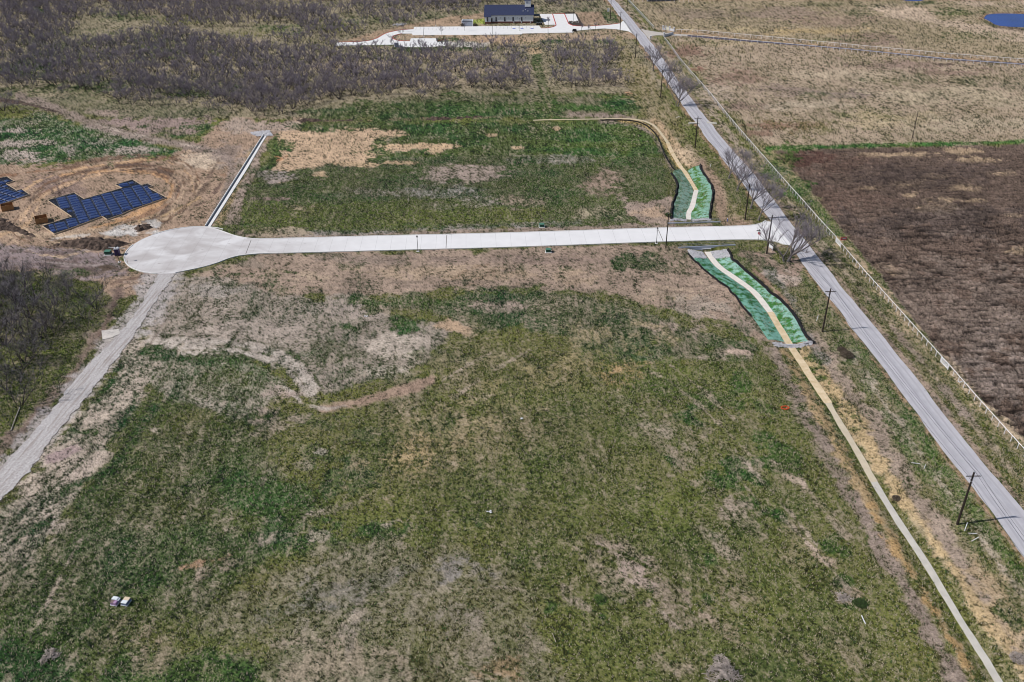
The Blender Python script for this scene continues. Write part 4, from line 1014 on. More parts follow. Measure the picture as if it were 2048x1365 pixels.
redk([(676, 85), (718.6, 84), (742, 81.2), (755, 76.6), (771, 66.5), (799, 60.6), (827, 58.4)])
redk([(803.5, 68), (787.4, 71.5), (783, 77), (797.7, 82.5), (819.7, 82.5)])
redk([(1137, 47.8), (1145.8, 52.4), (1166.6, 53.3), (1180, 52.9), (1215, 50.6), (1241, 47)])
redk([(1082, 57), (1095, 57), (1108, 54.2), (1112, 51)]); redk([(1112, 50.5), (1105, 28.6)]); redk([(1129, 28.5), (1137, 47.5)]); redk([(1108, 28.2), (1129, 28)])
redk([(876, 81.5), (894, 80.5)])
mb = MB()
for px in np.arange(836, 926, 8.3): mb.ribbon(G([(px - 3, 55), (px - 5, 60)]), G([(px - 2.3, 55), (px - 4.3, 60)]), z=.056)
for px in np.arange(970, 1070, 7.5): mb.ribbon(G([(px, 53.2), (px - .6, 58)]), G([(px + .7, 53.2), (px + .1, 58)]), z=.056)
tag(mb.build('stall_lines', material('stall', (188, 186, 190), .9, .1, 1)), kind='structure')
mb = MB()
for px in (1025, 1041, 1061): mb.ribbon(G([(px, 57), (px, 58.4)]), G([(px + 6, 57), (px + 6, 58.4)]), z=.06)
tag(mb.build('blue_bay_marks', 'blue_paint'), kind='structure')
tag(MB().prism(G([(1137.5, 47.4), (1158, 45.8), (1151.2, 28), (1153, 28), (1167, 52.6), (1146, 51.8)]), -.1, .12).build('mulch_bed', 'mulch'), kind='structure')

def in_poly(P, x, y):
    r = np.zeros(np.shape(x), bool); P = np.array([tuple(q[:2]) for q in P], float)
    for (ax, ay), (bx, by) in zip(P, np.roll(P, -1, 0)):
        if ay != by: r ^= ((ay > y) != (by > y)) & (x < (bx - ax) * (y - ay) / (by - ay) + ax)
    return r
PAVED = in_poly(list(Ledge) + list(Redge[::-1]), X, Y) | in_poly(outline, X, Y) | in_poly(G(LOT), X, Y) | in_poly(list(a) + list(b[::-1]), X, Y) | in_poly(list(fa) + list(fb[::-1]), X, Y)
Z = np.where(PAVED, np.minimum(Z, hgt(X, Y) - .14), Z)
Z = np.minimum(Z, hgt(X, Y) + .02 + .3 * (1 - PAVED) * (PX < 1360))
gr.data.vertices.foreach_set('co', np.stack([X, Y, Z], -1).astype(np.float32).ravel()); gr.data.update()
# ranch drive, pond, culvert ends of the road
tag(MB().prism(G([(1281.5, 57.5), (1290, 60.5), (1312, 64), (1330, 66.5), (1330, 71), (1312, 71.2), (1303, 72.5), (1299.5, 76), (1301.5, 83), (1296, 76)]), -.1, .04).build('ranch_apron', 'drive'), kind='structure')
tag(MB().ribbon(G([(1330, 66.7), (1375, 70.5)]), G([(1330, 70.8), (1375, 73.2)]), z=.04).build('ranch_drive', 'drive'), kind='structure')
tag(MB().ribbon(G([(1375, 70.5), (1500, 81.5), (1700, 97), (1900, 117.5), (2060, 128), (2600, 168)]), G([(1375, 73.2), (1500, 84), (1700, 99.5), (1900, 120.5), (2060, 131), (2600, 172)]), z=.042).build('ranch_lane', 'dark_asphalt'), kind='structure')
pond = smooth_line(G([(1968, 37), (1972, 30), (1990, 27.5), (2020, 27.5), (2060, 29), (2110, 36), (2110, 52), (2060, 55.5), (2020, 54), (1992, 51), (1980, 43), (1968, 37)]), 2)
tag(MB().prism([tuple(p) for p in pond[:-1]], -.3, .012).build('pond', 'water'), kind='structure')
pond2 = smooth_line(G([(1802, -2), (1806, 1.2), (1828, 2.6), (1846, 1.8), (1852, -2), (1850, -8), (1810, -8), (1802, -2)]), 2)
tag(MB().prism([tuple(p) for p in pond2[:-1]], -.3, .012).build('pond', 'water'), kind='structure')
tag(MB().box(at(1388, 247.5) + [0, 0, .1], (4.5, 1.1, .5), .1).build('culvert_end', 'channel_grey'), kind='structure')
tag(MB().box(at(1424, 247) + [0, 0, .1], (4.0, .8, .6), -.5).build('culvert_end', 'channel_grey'), kind='structure')

# ------------------------------------------------------------------ erosion blankets, silt fences, headwalls
def blanket_material(name, mesh_rgb, grass_rgb, amount):
    m = bpy.data.materials.new(name); m.use_nodes = True
    n, l = m.node_tree.nodes, m.node_tree.links
    b = n['Principled BSDF']; b.inputs['Roughness'].default_value = .9; b.inputs['Specular IOR Level'].default_value = .15
    g = n.new('ShaderNodeNewGeometry')
    at1 = n.new('ShaderNodeAttribute'); at1.attribute_name = 'growth'
    q = n.new('ShaderNodeTexNoise'); q.inputs['Scale'].default_value = .55; q.inputs['Detail'].default_value = 6; q.inputs['Roughness'].default_value = .66
    l.new(g.outputs['Position'], q.inputs['Vector'])
    ac = n.new('ShaderNodeMath'); ac.operation = 'MULTIPLY_ADD'; ac.inputs[1].default_value = 2.6; ac.inputs[2].default_value = -.8; l.new(q.outputs['Fac'], ac.inputs[0])
    ad = n.new('ShaderNodeMath'); ad.operation = 'ADD'; l.new(ac.outputs[0], ad.inputs[0]); l.new(at1.outputs['Fac'], ad.inputs[1])
    mr = n.new('ShaderNodeMapRange'); l.new(ad.outputs[0], mr.inputs[0])
    mr.inputs[1].default_value, mr.inputs[2].default_value = .72, 1.08
    q2 = n.new('ShaderNodeTexNoise'); q2.inputs['Scale'].default_value = 2.2; q2.inputs['Detail'].default_value = 5; q2.inputs['Roughness'].default_value = .7
    l.new(g.outputs['Position'], q2.inputs['Vector'])
    c1 = n.new('ShaderNodeMix'); c1.data_type = 'RGBA'; c1.inputs[6].default_value = A4(*[v * .72 for v in mesh_rgb]); c1.inputs[7].default_value = A4(*[min(255, v * 1.12) for v in mesh_rgb])
    c2 = n.new('ShaderNodeMix'); c2.data_type = 'RGBA'; c2.inputs[6].default_value = A4(*[v * .5 for v in grass_rgb]); c2.inputs[7].default_value = A4(*[v * 1.25 for v in grass_rgb])
    l.new(q2.outputs['Fac'], c1.inputs[0]); l.new(q2.outputs['Fac'], c2.inputs[0])
    mx = n.new('ShaderNodeMix'); mx.data_type = 'RGBA'
    l.new(mr.outputs[0], mx.inputs[0]); l.new(c1.outputs[2], mx.inputs[6]); l.new(c2.outputs[2], mx.inputs[7])
    l.new(mx.outputs[2], b.inputs['Base Color'])
    bp = n.new('ShaderNodeBump'); bp.inputs['Distance'].default_value = .2; bp.inputs['Strength'].default_value = .6
    l.new(q2.outputs['Fac'], bp.inputs['Height']); l.new(bp.outputs['Normal'], b.inputs['Normal'])
    return m
def blanket(outer, inner, m, label, growth):
    """outer and inner edges drawn on the land, draped over the ditch bank"""
    n, k = 46, 14
    Lq = np.array([on(x, y)[:2] for x, y in outer]); Rq = np.array([on(x, y)[:2] for x, y in inner])
    Lq, Rq = resample(smooth_line(Lq, 1), n), resample(smooth_line(Rq, 1), n)
    mb = MB().ribbon(Lq, Rq, z=lambda x, y: hgt(x, y) + .05, m=k, thick=.06)
    o = mb.build('erosion_blanket', m)
    me = o.data
    nv = len(me.vertices); gv = np.zeros(nv)
    t = np.tile(np.linspace(0, 1, k + 1), n)
    gv[:len(t)] = growth(t, np.repeat(np.linspace(0, 1, n), k + 1))
    at_ = me.attributes.new('growth', 'FLOAT', 'POINT'); at_.data.foreach_set('value', gv.astype(np.float32))
    return tag(o, label, 'erosion blanket', 'green erosion blankets on the ditch banks')
TEAL_L = (150, 194, 176)
blanket([(1350.4, 339.8), (1344.2, 346), (1357.4, 368), (1356.3, 380), (1350.4, 401), (1344, 417), (1344.5, 439.5)], [(1364, 338.5), (1366.6, 344), (1379, 364), (1386.6, 381), (1383.5, 398), (1379.5, 414.5), (1371, 426.5), (1372.3, 439.5)],
        blanket_material('blanket_grey_green', (150, 182, 166), (92, 124, 96), .4), 'grey green erosion blanket left of the white channel, just above the far headwall', lambda t, s: .3 + .2 * (s < .3) + .14 * np.sin(t * 9) )
blanket([(1399.6, 331), (1402, 343.4), (1412.5, 356.3), (1425.4, 377.3), (1423, 399.6), (1417.2, 427.7), (1419.5, 439.5)], [(1375, 341), (1378, 347), (1389, 366), (1396.5, 381.5), (1394, 398), (1389.5, 414.3), (1381.5, 427), (1382.5, 439.5)],
        blanket_material('blanket_half_grown', TEAL_L, (78, 122, 46), .5), 'green erosion blanket with bright grass growing through, right of the channel above the far headwall', lambda t, s: .18 + .3 * sstep(t * 1.5))
blanket([(1376, 501.5), (1384, 517.5), (1408.6, 540.3), (1438.5, 563.2), (1461.3, 579), (1480.7, 603.6), (1498.3, 624.7), (1515.8, 649.4), (1536, 680)], [(1403.5, 503.5), (1418, 520), (1431, 535.5), (1460, 556), (1497, 581.5), (1516.5, 603.5), (1534.5, 626.5), (1554.5, 661), (1569, 684)],
        blanket_material('blanket_dark', (136, 188, 170), (56, 112, 62), .5), 'dark green erosion blanket on the left bank of the near ditch, below the culvert', lambda t, s: .42 - .1 * np.abs(t - .4) - .13 * sstep((s - .6) * 5))
blanket([(1455, 500.5), (1462, 514), (1472, 528), (1507, 558), (1542, 586), (1565, 605.4), (1589.7, 635.3), (1608, 672), (1617, 684)], [(1421, 504.5), (1433, 520), (1444.5, 534), (1473.5, 553), (1509.5, 577.5), (1529.5, 601), (1546.5, 624), (1568.5, 660), (1584, 686)],
        blanket_material('blanket_bright', (160, 202, 188), (66, 122, 56), .5), 'pale green erosion blanket with grass on the road side of the near ditch', lambda t, s: .24 + .24 * sstep(t * 1.3))

def silt(P, label, hgt_=.7, w_=.5):
    Q = np.array([on(x, y)[:2] for x, y in P]); Q = smooth_line(Q, 1); Q = resample(Q, max(8, int(len(Q) * 3)))
    Q = Q + .14 * np.c_[fbm(Q[:, 0], Q[:, 1], 3, 2, 1), fbm(Q[:, 1], Q[:, 0], 3, 2, 2)]
    T = np.gradient(Q, axis=0); N = np.c_[-T[:, 1], T[:, 0]] / np.hypot(*T.T)[:, None]
    root = empty('silt_fence', (*Q[0], 0), label, 'silt fence', 'black silt fences along the ditch')
    o0 = np.array([*Q[0], 0])
    mb = MB(); vs, fs = [], []
    n = len(Q)
    for i in range(n):
        z = float(hgt(Q[i, 0], Q[i, 1])); hh = hgt_ * (.8 + .3 * random.random())
        prof = [(-w_ * .9, .04), (-w_ * .15, hh), (0, hh + .02), (w_ * .12, hh * .6), (w_ * .9, .03)]
        for a, b in prof: vs.append((Q[i, 0] + N[i, 0] * a - o0[0], Q[i, 1] + N[i, 1] * a - o0[1], z + b))
    for i in range(n - 1):
        for k in range(4): fs.append((i * 5 + k, i * 5 + k + 1, (i + 1) * 5 + k + 1, (i + 1) * 5 + k))
    mb.add(vs, fs); mb.build('fabric', 'fabric_black', root)
    for i in range(2, n, 5):
        z = float(hgt(Q[i, 0], Q[i, 1]))
        MB().box((Q[i, 0] - o0[0], Q[i, 1] - o0[1], z + .45), (.07, .07, .95)).build('stake', 'lumber', root)
silt([(1344.5, 439.5), (1342.8, 417), (1348.5, 401), (1355, 380), (1356, 368), (1343, 347)], 'black silt fence along the left edge of the grey green blanket above the far headwall')
silt([(1349, 341), (1336, 322), (1325, 300), (1318, 280), (1308, 265), (1296, 254), (1279, 245), (1250, 241), (1200, 241.5)], 'thin black silt fence curving along the field side of the far tan channel', .5, .22)
silt([(1401, 331), (1403.5, 343), (1414, 356), (1427, 377), (1425, 400), (1419, 427), (1421.5, 440)], 'black silt fence along the road side of the half grown blanket above the far headwall')
silt([(1378, 508), (1383, 517.5), (1407, 541), (1437, 564.5), (1460, 580), (1478, 604), (1491, 620), (1498, 627), (1503, 634)], 'black silt fence along the left edge of the near dark blanket', .55, .3)
silt([(1457, 500), (1464, 514), (1474, 528), (1509, 557), (1544, 585), (1567, 604), (1592, 634), (1611, 671), (1620, 682), (1629, 686.5)], 'black silt fence along the road side of the near pale green blanket')

def headwall(px0, px1, y0, y1, face, label, S, culvert_px):
    a, b = at(px0, y0)[:2], at(px1, y1)[:2]
    Lw = float(np.hypot(*(b - a))); ang = math.atan2(b[1] - a[1], b[0] - a[0])
    root = empty('headwall', (*a, 0), label, 'headwall', 'concrete culvert headwalls', rz=ang)
    cu = (culvert_px - px0) / (px1 - px0) * Lw
    d0, th = -1.75, .35
    zt = .28
    prof = [(0, -.25), (Lw, -.25), (Lw, zt), (0, zt)]
    mb = MB()
    def pc(pts):   # polygon in the x-z plane, thickness in y
        n = len(pts); vs = [(x, 0, z) for x, z in pts] + [(x, th, z) for x, z in pts]
        mb.add(vs, [tuple(range(n)), tuple(range(n, 2 * n))[::-1]] + [(i, i + n, (i + 1) % n + n, (i + 1) % n) for i in range(n)])
    w0, w1 = cu - 1.25, cu + 1.25
    pc([(0, -.3), (w0, d0), (w0, zt), (0, zt)])
    pc([(w1, d0), (Lw, -.3), (Lw, zt), (w1, zt)])
    pc([(w0, -.55), (w1, -.55), (w1, zt), (w0, zt)])
    mb.build('wall', 'hw_conc', root)
    fr = MB()
    for c, s in (((cu, -.03, -.62), (2.75, .2, .16)), ((w0 - .06, -.03, -1.15), (.16, .2, 1.15)), ((w1 + .06, -.03, -1.15), (.16, .2, 1.15))):
        fr.box((c[0], c[1] if face < 0 else th + .03, c[2]), s)
    fr.build('opening_rim', 'concrete', root)
    MB().box((cu, 1.4 * -face if face > 0 else 1.6, -1.1), (2.5, 2.6, 1.1)).build('culvert_shade_block', 'culvert_shade', root)  # solid near-black block paints the shade inside the culvert
    rl = MB(); y = th / 2
    for z in (.8, 1.3): rl.tube([(.9, y, z), (Lw - .4, y, z)], .035, 5)
    rl.tube([(0.05, y, zt), (.2, y, .8), (.5, y, 1.15), (.9, y, 1.3)], .035, 5)
    rl.build('rail', 'rail_metal', root)
    for x in np.linspace(.9, Lw - .4, 8): MB().tube([(x, y, zt), (x, y, 1.3)], .035, 5).build('rail_post', 'rail_metal', root)
    return root
headwall(1357, 1471, 497, 491.5, -1, 'blue grey concrete headwall with a boxed culvert opening, on the near side of the street', 0, 1413)
headwall(1335, 1441, 448, 445, 1, 'concrete headwall with a pipe rail seen from behind, on the far side of the street', 0, 1377)

# stone aprons and the stone check dam: each stone apron is one bed of rock
def rock_bed(name, pts, n, r, mats, zf=None, spread=None):
    v, f = [], []
    ico = [Vector(q) for q in ((0, 0, 1), (.9, 0, .3), (.28, .85, .3), (-.72, .53, .3), (-.72, -.53, .3), (.28, -.85, .3))]
    for i in range(n):
        x, y = pts(i)
        s = r * random.uniform(.6, 1.3); z = float(hgt(x, y)) + (zf(x, y) if zf else 0)
        R = Matrix.Rotation(random.uniform(0, 6.28), 3, 'Z') @ Matrix.Rotation(random.uniform(-.5, .5), 3, 'X')
        o = len(v)
        for q in ico:
            w_ = R @ (q * s * random.uniform(.8, 1.2)); v.append((x + w_.x, y + w_.y, z + w_.z * .8))
        f += [(o, o + 1 + k, o + 1 + (k + 1) % 5) for k in range(5)]
    me = np_mesh(name, v, f); me.materials.append(MT[mats])
    o = bpy.data.objects.new(name, me); COL.objects.link(o)
    return o
def in_quad(q):
    q = [on(*p)[:2] for p in q]
    def pick(i):
        a, b = random.random(), random.random()
        p = (q[0] * (1 - a) + q[1] * a) * (1 - b) + (q[3] * (1 - a) + q[2] * a) * b
        return p[0], p[1]
    return pick
tag(rock_bed('riprap', in_quad([(1375, 500.5), (1404, 502.5), (1414, 518), (1386, 517)]), 420, .34, 'stone'), 'pale limestone riprap left of the channel mouth at the near headwall', 'riprap', 'riprap at the culvert', 'stuff')
tag(rock_bed('riprap', in_quad([(1421, 503), (1456, 499.5), (1464, 515), (1429, 517)]), 480, .34, 'stone'), 'pale limestone riprap right of the channel mouth at the near headwall', 'riprap', 'riprap at the culvert', 'stuff')
tag(rock_bed('riprap', in_quad([(500, 266), (538, 262), (545, 272), (512, 273)]), 300, .55, 'stone'), 'heap of grey stones at the far end of the flume', 'riprap', None, 'stuff')
tag(rock_bed('riprap', in_quad([(1343, 438), (1372, 438.5), (1371, 443.5), (1340, 443)]), 200, .3, 'stone'), 'pale stone left of the channel foot at the far headwall', 'riprap', None, 'stuff')
tag(rock_bed('riprap', in_quad([(1384, 438.5), (1420, 438), (1424, 443), (1384, 443.5)]), 200, .3, 'stone'), 'pale stone right of the channel foot at the far headwall', 'riprap', None, 'stuff')
dam0 = np.array([on(x, y)[:2] for x, y in [(1549, 689), (1562, 691.5), (1585, 692.5), (1605, 691), (1622, 686.5)]])
dam0 = resample(smooth_line(dam0, 2), 60)
def dampick(i):
    p = dam0[random.randrange(60)]; return p[0] + random.uniform(-.3, .3), p[1] + random.gauss(0, .4)
dcen = dam0.mean(0)
tag(rock_bed('check_dam', dampick, 900, .22, 'stone', lambda x, y: max(0, .55 - .9 * abs(y - np.interp(x, dam0[:, 0], dam0[:, 1]))) * random.random()),
    'low grey rock check dam across the ditch at the foot of the near blankets', 'rock dam')

# ------------------------------------------------------------------ utility poles and their wires
def pole_proto():
    root = empty('utility_pole', (0, 0, 0))
    h = 12.3
    MB().tube([(0, 0, -.3), (0, 0, 6), (0, 0, h)], [.23, .2, .16], 8).build('pole', 'wood_pole', root)
    a = MB().box((0, -.16, h - .75), (2.7, .12, .14)).build('crossarm', 'wood_arm', root)
    br = MB()
    for s in (-1, 1): br.tube([(s * .75, -.16, h - .8), (0, -.17, h - 1.5)], .025, 4)
    br.build('brace', 'rail_metal', root)
    for x in (-1.2, 1.2): MB().tube([(x, -.16, h - .68), (x, -.16, h - .6), (x, -.16, h - .45)], [.05, .08, .03], 6).build('insulator', 'porcelain', root)
    MB().tube([(0, 0, h), (0, 0, h + .1), (0, 0, h + .28)], [.05, .09, .04], 6).build('insulator', 'porcelain', root)
    MB().tube([(.0, 0, h - 2.1), (.0, 0, h - 2.0)], .2, 8).build('collar', 'porcelain', root)
    return root
POLES = [((1914.5, 1048.7), 'nearest wooden utility pole with crossarm, at lower right between ditch and road'),
         ((1644.8, 663.7), 'wooden utility pole with crossarm standing by the road near the rock check dam'),
         ((1533.3, 507.7), 'wooden utility pole beside the stop sign at the street corner'),
         ((1490, 440.2), 'wooden utility pole on the far corner of the street, among the roadside trees'),
         ((1390, 296), 'wooden utility pole by the road, behind the far green blankets'),
         ((1321.2, 195.1), 'wooden utility pole beside the three far roadside trees'),
         ((1270.8, 115.4), 'wooden utility pole by the road, just past the ranch gate towards the camera'),
         ((1239.8, 67.4), 'wooden utility pole standing in front of the white drive mouth of the parking court'),
         ((1220.7, 38), 'wooden utility pole behind the parking court drive, next to the small white sign'),
         ((1208.5, 4), 'dark wooden utility pole at the top edge, against the left edge of the road'),
         ((2140, 1378), None)]
pp = pole_proto(); pkids = list(pp.children)
tops = []
for i, (b, lab) in enumerate(POLES):
    p = at(*b)
    if lab is None:
        tops.append(p); continue
    o = pp if i == 0 else copy_tree(pp, None, pkids)
    o.location = tuple(p)
    tag(o, lab, 'utility pole', 'utility poles along the road')
    tops.append(p)
tops = sorted(tops, key=lambda p: p[1])
tops.append(tops[-1] + np.array([-7, 130, 0]))
for k, (dx, dz, lab) in enumerate(((-1.2, 11.87, 'overhead wire on the left end of the crossarms along the road'), (0, 12.6, 'overhead wire over the pole tops along the road'), (1.2, 11.87, 'overhead wire on the right end of the crossarms, hanging nearest the road'))):
    pts = []
    for a, b in zip(tops[:-1], tops[1:]):
        for t in np.linspace(0, 1, 14)[:-1]:
            q = a * (1 - t) + b * t
            pts.append((q[0] + dx, q[1] - .16, dz - 4 * .9 * t * (1 - t)))
    tag(MB().tube(pts, .034, 4).build('overhead_wire', 'wire'), lab, 'wire', 'overhead wires')

def plain_pole(b, h, lab, r=.16, m='wood_pole', lean=(0, 0), cat='pole', group=None):
    p = at(*b); root = empty('wooden_pole', p, lab, cat, group)
    MB().tube([(0, 0, -.3), (lean[0] * .5, lean[1] * .5, h * .5), (lean[0], lean[1], h)], [r, r * .9, r * .75], 8).build('shaft', m, root)
    MB().tube([(lean[0], lean[1], h - .02), (lean[0], lean[1], h + .12)], [r * .8, r * .3], 6).build('cap', 'rail_metal', root)
plain_pole((1331.5, 497), 11.3, 'bare dark pole without crossarm beside the street, left of the near headwall')
plain_pole((1823.5, 280), 11.4, 'bare dark pole alone in the pasture, at the edge of the ploughed field')
plain_pole((1254.5, 14.5), 10.5, 'dark pole at the top edge, right of the road', .15)
plain_pole((1201.5, 15.5), 9, 'thin dark pole at the top edge, second to the left of the road', .13)
plain_pole((1194.5, 9.8), 9, 'thin dark pole at the top edge, third to the left of the road', .12)

# street lamps
def lamp_proto():
    root = empty('street_lamp', (0, 0, 0))
    MB().tube([(0, 0, -.1), (0, 0, .1)], .45, 12).build('footing', 'concrete', root)
    MB().tube([(0, 0, .1), (0, 0, .5), (0, 0, .55), (0, 0, 4.4)], [.17, .13, .08, .065], 8).build('post', 'black_metal', root)
    MB().tube([(0, 0, 4.4), (0, 0, 4.5), (0, 0, 4.95)], [.1, .17, .25], 8).build('lantern', 'lamp_glass', root)
    MB().tube([(0, 0, 4.95), (0, 0, 5.0), (0, 0, 5.25)], [.3, .3, .05], 8).build('hood', 'black_metal', root)
    return root
lp = lamp_proto(); lk = list(lp.children)
for i, (b, lab) in enumerate([((836, 503.3), 'black street lamp in the middle of the street, on its near kerb'), ((1312.8, 487), 'black street lamp left of the bare pole by the near headwall'), ((239, 524.5), 'black street lamp at the rim of the turning circle, in front of the toilet')]):
    o = lp if i == 0 else copy_tree(lp, None, lk)
    o.location = tuple(at(*b)); tag(o, lab, 'street lamp', 'street lamps')
# car park lights
def clamp_proto():
    root = empty('car_park_light', (0, 0, 0))
    MB().tube([(0, 0, -.1), (0, 0, .6)], .3, 10).build('footing', 'concrete', root)
    MB().tube([(0, 0, .6), (0, 0, 7.2)], [.1, .07], 6).build('post', 'black_metal', root)
    MB().box((0, -.3, 7.2), (.4, .9, .12)).build('lamp_head', 'black_metal', root)
    return root
cp = clamp_proto(); ck = list(cp.children)
for i, (b, lab) in enumerate([((847.5, 74.5), 'tall dark car park light on the strip left of the bays'), ((871.7, 52.4), 'tall dark car park light behind the left bays, near the trees'), ((985, 69.2), 'tall dark car park light in front of the long building'), ((1096, 67.5), 'tall dark car park light in front of the shaded patio'), ((1146.5, 46), 'tall dark car park light in the mulch bed by the right bays'), ((1039.5, 62), 'tall dark car park light among the blue marked bays')]):
    o = cp if i == 0 else copy_tree(cp, None, ck)
    o.location = tuple(at(*b)); tag(o, lab, 'lamp post', 'car park lights')

# ------------------------------------------------------------------ white pipe fences
post_me = MB().tube([(0, 0, -.1), (0, 0, 1.42)], .08, 6).mesh('post'); post_me.materials.append(MT['post_grey'])
def pipe_fence(P, label, step=2.45, near_only=100, wire=True, r=.07, hh=1.45):
    Q = np.array(G(P)); s = np.r_[0, np.cumsum(np.hypot(*np.diff(Q, axis=0).T))]
    n = int(s[-1] / step); t = np.linspace(0, s[-1], n + 1)
    X_, Y_ = np.interp(t, s, Q[:, 0]), np.interp(t, s, Q[:, 1])
    root = empty('pipe_fence', (X_[0], Y_[0], 0), label, 'fence', 'white pipe fences')
    o0 = (X_[0], Y_[0])
    MB().tube([(x - o0[0], y - o0[1], hh) for x, y in zip(X_, Y_)], r, 6).build('top_rail', 'white_pipe', root)
    if wire:
        wm = MB()
        for z in (.35, .75, 1.1): wm.tube([(x - o0[0], y - o0[1], z) for x, y in zip(X_, Y_)], .014, 4)
        wm.build('wire_strands', 'wire', root)
    order = np.argsort(np.hypot(X_, Y_))
    rest = []
    for k, i in enumerate(order):
        if k < near_only:
            o = bpy.data.objects.new('post', post_me); COL.objects.link(o); o.parent = root
            o.location = (X_[i] - o0[0], Y_[i] - o0[1], 0)
        else: rest.append(i)
    if rest:
        mb = MB()
        for i in rest: mb.tube([(X_[i] - o0[0], Y_[i] - o0[1], -.1), (X_[i] - o0[0], Y_[i] - o0[1], 1.42)], .06, 6)
        o = mb.build('posts', 'post_grey', root); o['kind'] = 'stuff'
    return root
pipe_fence([(1329, 80), (1344, 99.6), (1363, 126.6), (1421.5, 193.6), (1452.7, 233), (1477, 262.5), (1502, 291.5), (1549, 345.5), (1569.5, 369), (1583, 384.4), (1605, 408.8), (1627.5, 435), (1646, 455.5), (1671, 483)], 'long white pipe fence along the pasture, ranch gate to pink board')
pipe_fence([(1681, 495.5), (1698, 516), (1727, 550), (1841, 678.5), (1861, 700.7), (1880.5, 723.5)], 'white pipe fence along the ploughed field, between the two pipe gates')
pipe_fence([(1895.5, 740), (1906, 752), (1953.5, 807), (2006, 866), (2036, 899.5), (2110, 982), (2220, 1106)], 'white pipe fence along the ploughed field, from the second pipe gate to the right edge')
pipe_fence([(1256, 2), (1280, 28), (1307.5, 57.5)], 'white pipe fence right of the road, behind the ranch gate', wire=True)
pipe_fence([(1258, 3.5), (1320, 3.5), (1386, 4.5)], 'white pipe fence across the top edge, in front of the dark house', 3.0, wire=False)
pipe_fence([(1352, 64.5), (1400, 66), (1536, 78.5), (1750, 99), (1900, 113), (2060, 125), (2200, 136)], 'white pipe fence along the far side of the ranch lane', 3.1)
pipe_fence([(1350, 74.5), (1400, 76), (1500, 86), (1700, 104), (1900, 124), (2060, 136), (2200, 147)], 'white pipe fence along the near side of the ranch lane', 3.1)

def pipe_gate(p0, p1, label):
    a, b = at(*p0), at(*p1); Lg = float(np.hypot(*(b - a)[:2]))
    root = empty('pipe_gate', a, label, 'gate', 'white pipe gates', rz=math.atan2(b[1] - a[1], b[0] - a[0]))
    f = MB(); f.tube([(0, 0, .15), (0, 0, 1.45), (Lg, 0, 1.45), (Lg, 0, .15), (0, 0, .15)], .07, 6); f.build('frame', 'white_pipe', root)
    for z in (.4, .65, .9, 1.17): MB().tube([(0, 0, z), (Lg, 0, z)], .045, 5).build('bar', 'white_pipe', root)
    for x in (-.1, Lg + .1): MB().tube([(x, 0, -.1), (x, 0, 1.6)], .09, 6).build('gate_post', 'post_grey', root)
pipe_gate((1672, 485), (1680, 494.3), 'white barred pipe gate in the fence with a pink board behind it')
pipe_gate((1881.7, 725), (1894.3, 738.6), 'white barred pipe gate in the fence, second one nearer the camera')
p = at(1681, 484)
r_ = empty('sale_board', p + [.9, .3, 0], 'pink and red board propped behind the pipe gate', 'sign', rz=.2)
MB().box((0, 0, .9), (2.0, .06, 1.0), 0).build('board', 'pink_red', r_); MB().box((.2, -.04, .95), (1.2, .03, .35)).build('stripe', 'white_paint', r_); MB().box((-.8, .06, .5), (.08, .08, 1.2)).build('leg', 'lumber', r_); MB().box((.8, .06, .5), (.08, .08, 1.2)).build('leg', 'lumber', r_)

# ranch gateway
p = at(1337, 66)
root = empty('ranch_gateway', p, 'cream ranch entrance with low curved walls and pillars beside the road', 'gateway')
for (px, py), nm in (((1326, 60), 'pillar'), ((1331, 60.5), 'pillar'), ((1339, 61.5), 'pillar'), ((1348, 63.5), 'pillar'), ((1328, 74), 'pillar')):
    q = at(px, py) - p
    MB().box((q[0], q[1], 1.1), (.8, .8, 2.2)).box((q[0], q[1], 2.27), (1.0, 1.0, .14)).build('pillar', 'trim', root)
def gw(P, h, m):
    Q = np.array(G(P)) - p[:2]; T = np.gradient(Q, axis=0); N = np.c_[-T[:, 1], T[:, 0]] / np.hypot(*T.T)[:, None]
    mb = MB().ribbon(Q - N * .2, Q + N * .2, z=h, thick=h); mb.build('wall', m, root)
gw([(1331.5, 60.6), (1338.5, 61.4)], 2.0, material('cream', (230, 224, 206), .8, .05, 1)); gw([(1339.5, 61.6), (1347.5, 63.2)], 1.3, 'trim'); gw([(1328.5, 74), (1335, 72.6), (1346, 69)], 1.4, 'trim')
gw([(1326, 60), (1331, 60.5)], 1.0, 'trim')
MB().tube([tuple(at(1331, 60.5) - p + [0, 0, 1.2]), tuple(at(1328, 74) - p + [0, 0, 1.2])], .05, 5).build('gate_bar', 'black_metal', root)
p = at(1301, 77)
root = empty('mailbox_wall', p, 'small pale stone pillar at the near corner of the ranch drive', 'pillar')
MB().box((0, 0, .7), (.9, .9, 1.4)).build('pillar', 'trim', root); MB().box((0, 0, 1.46), (1.1, 1.1, .12)).build('cap', 'concrete', root)

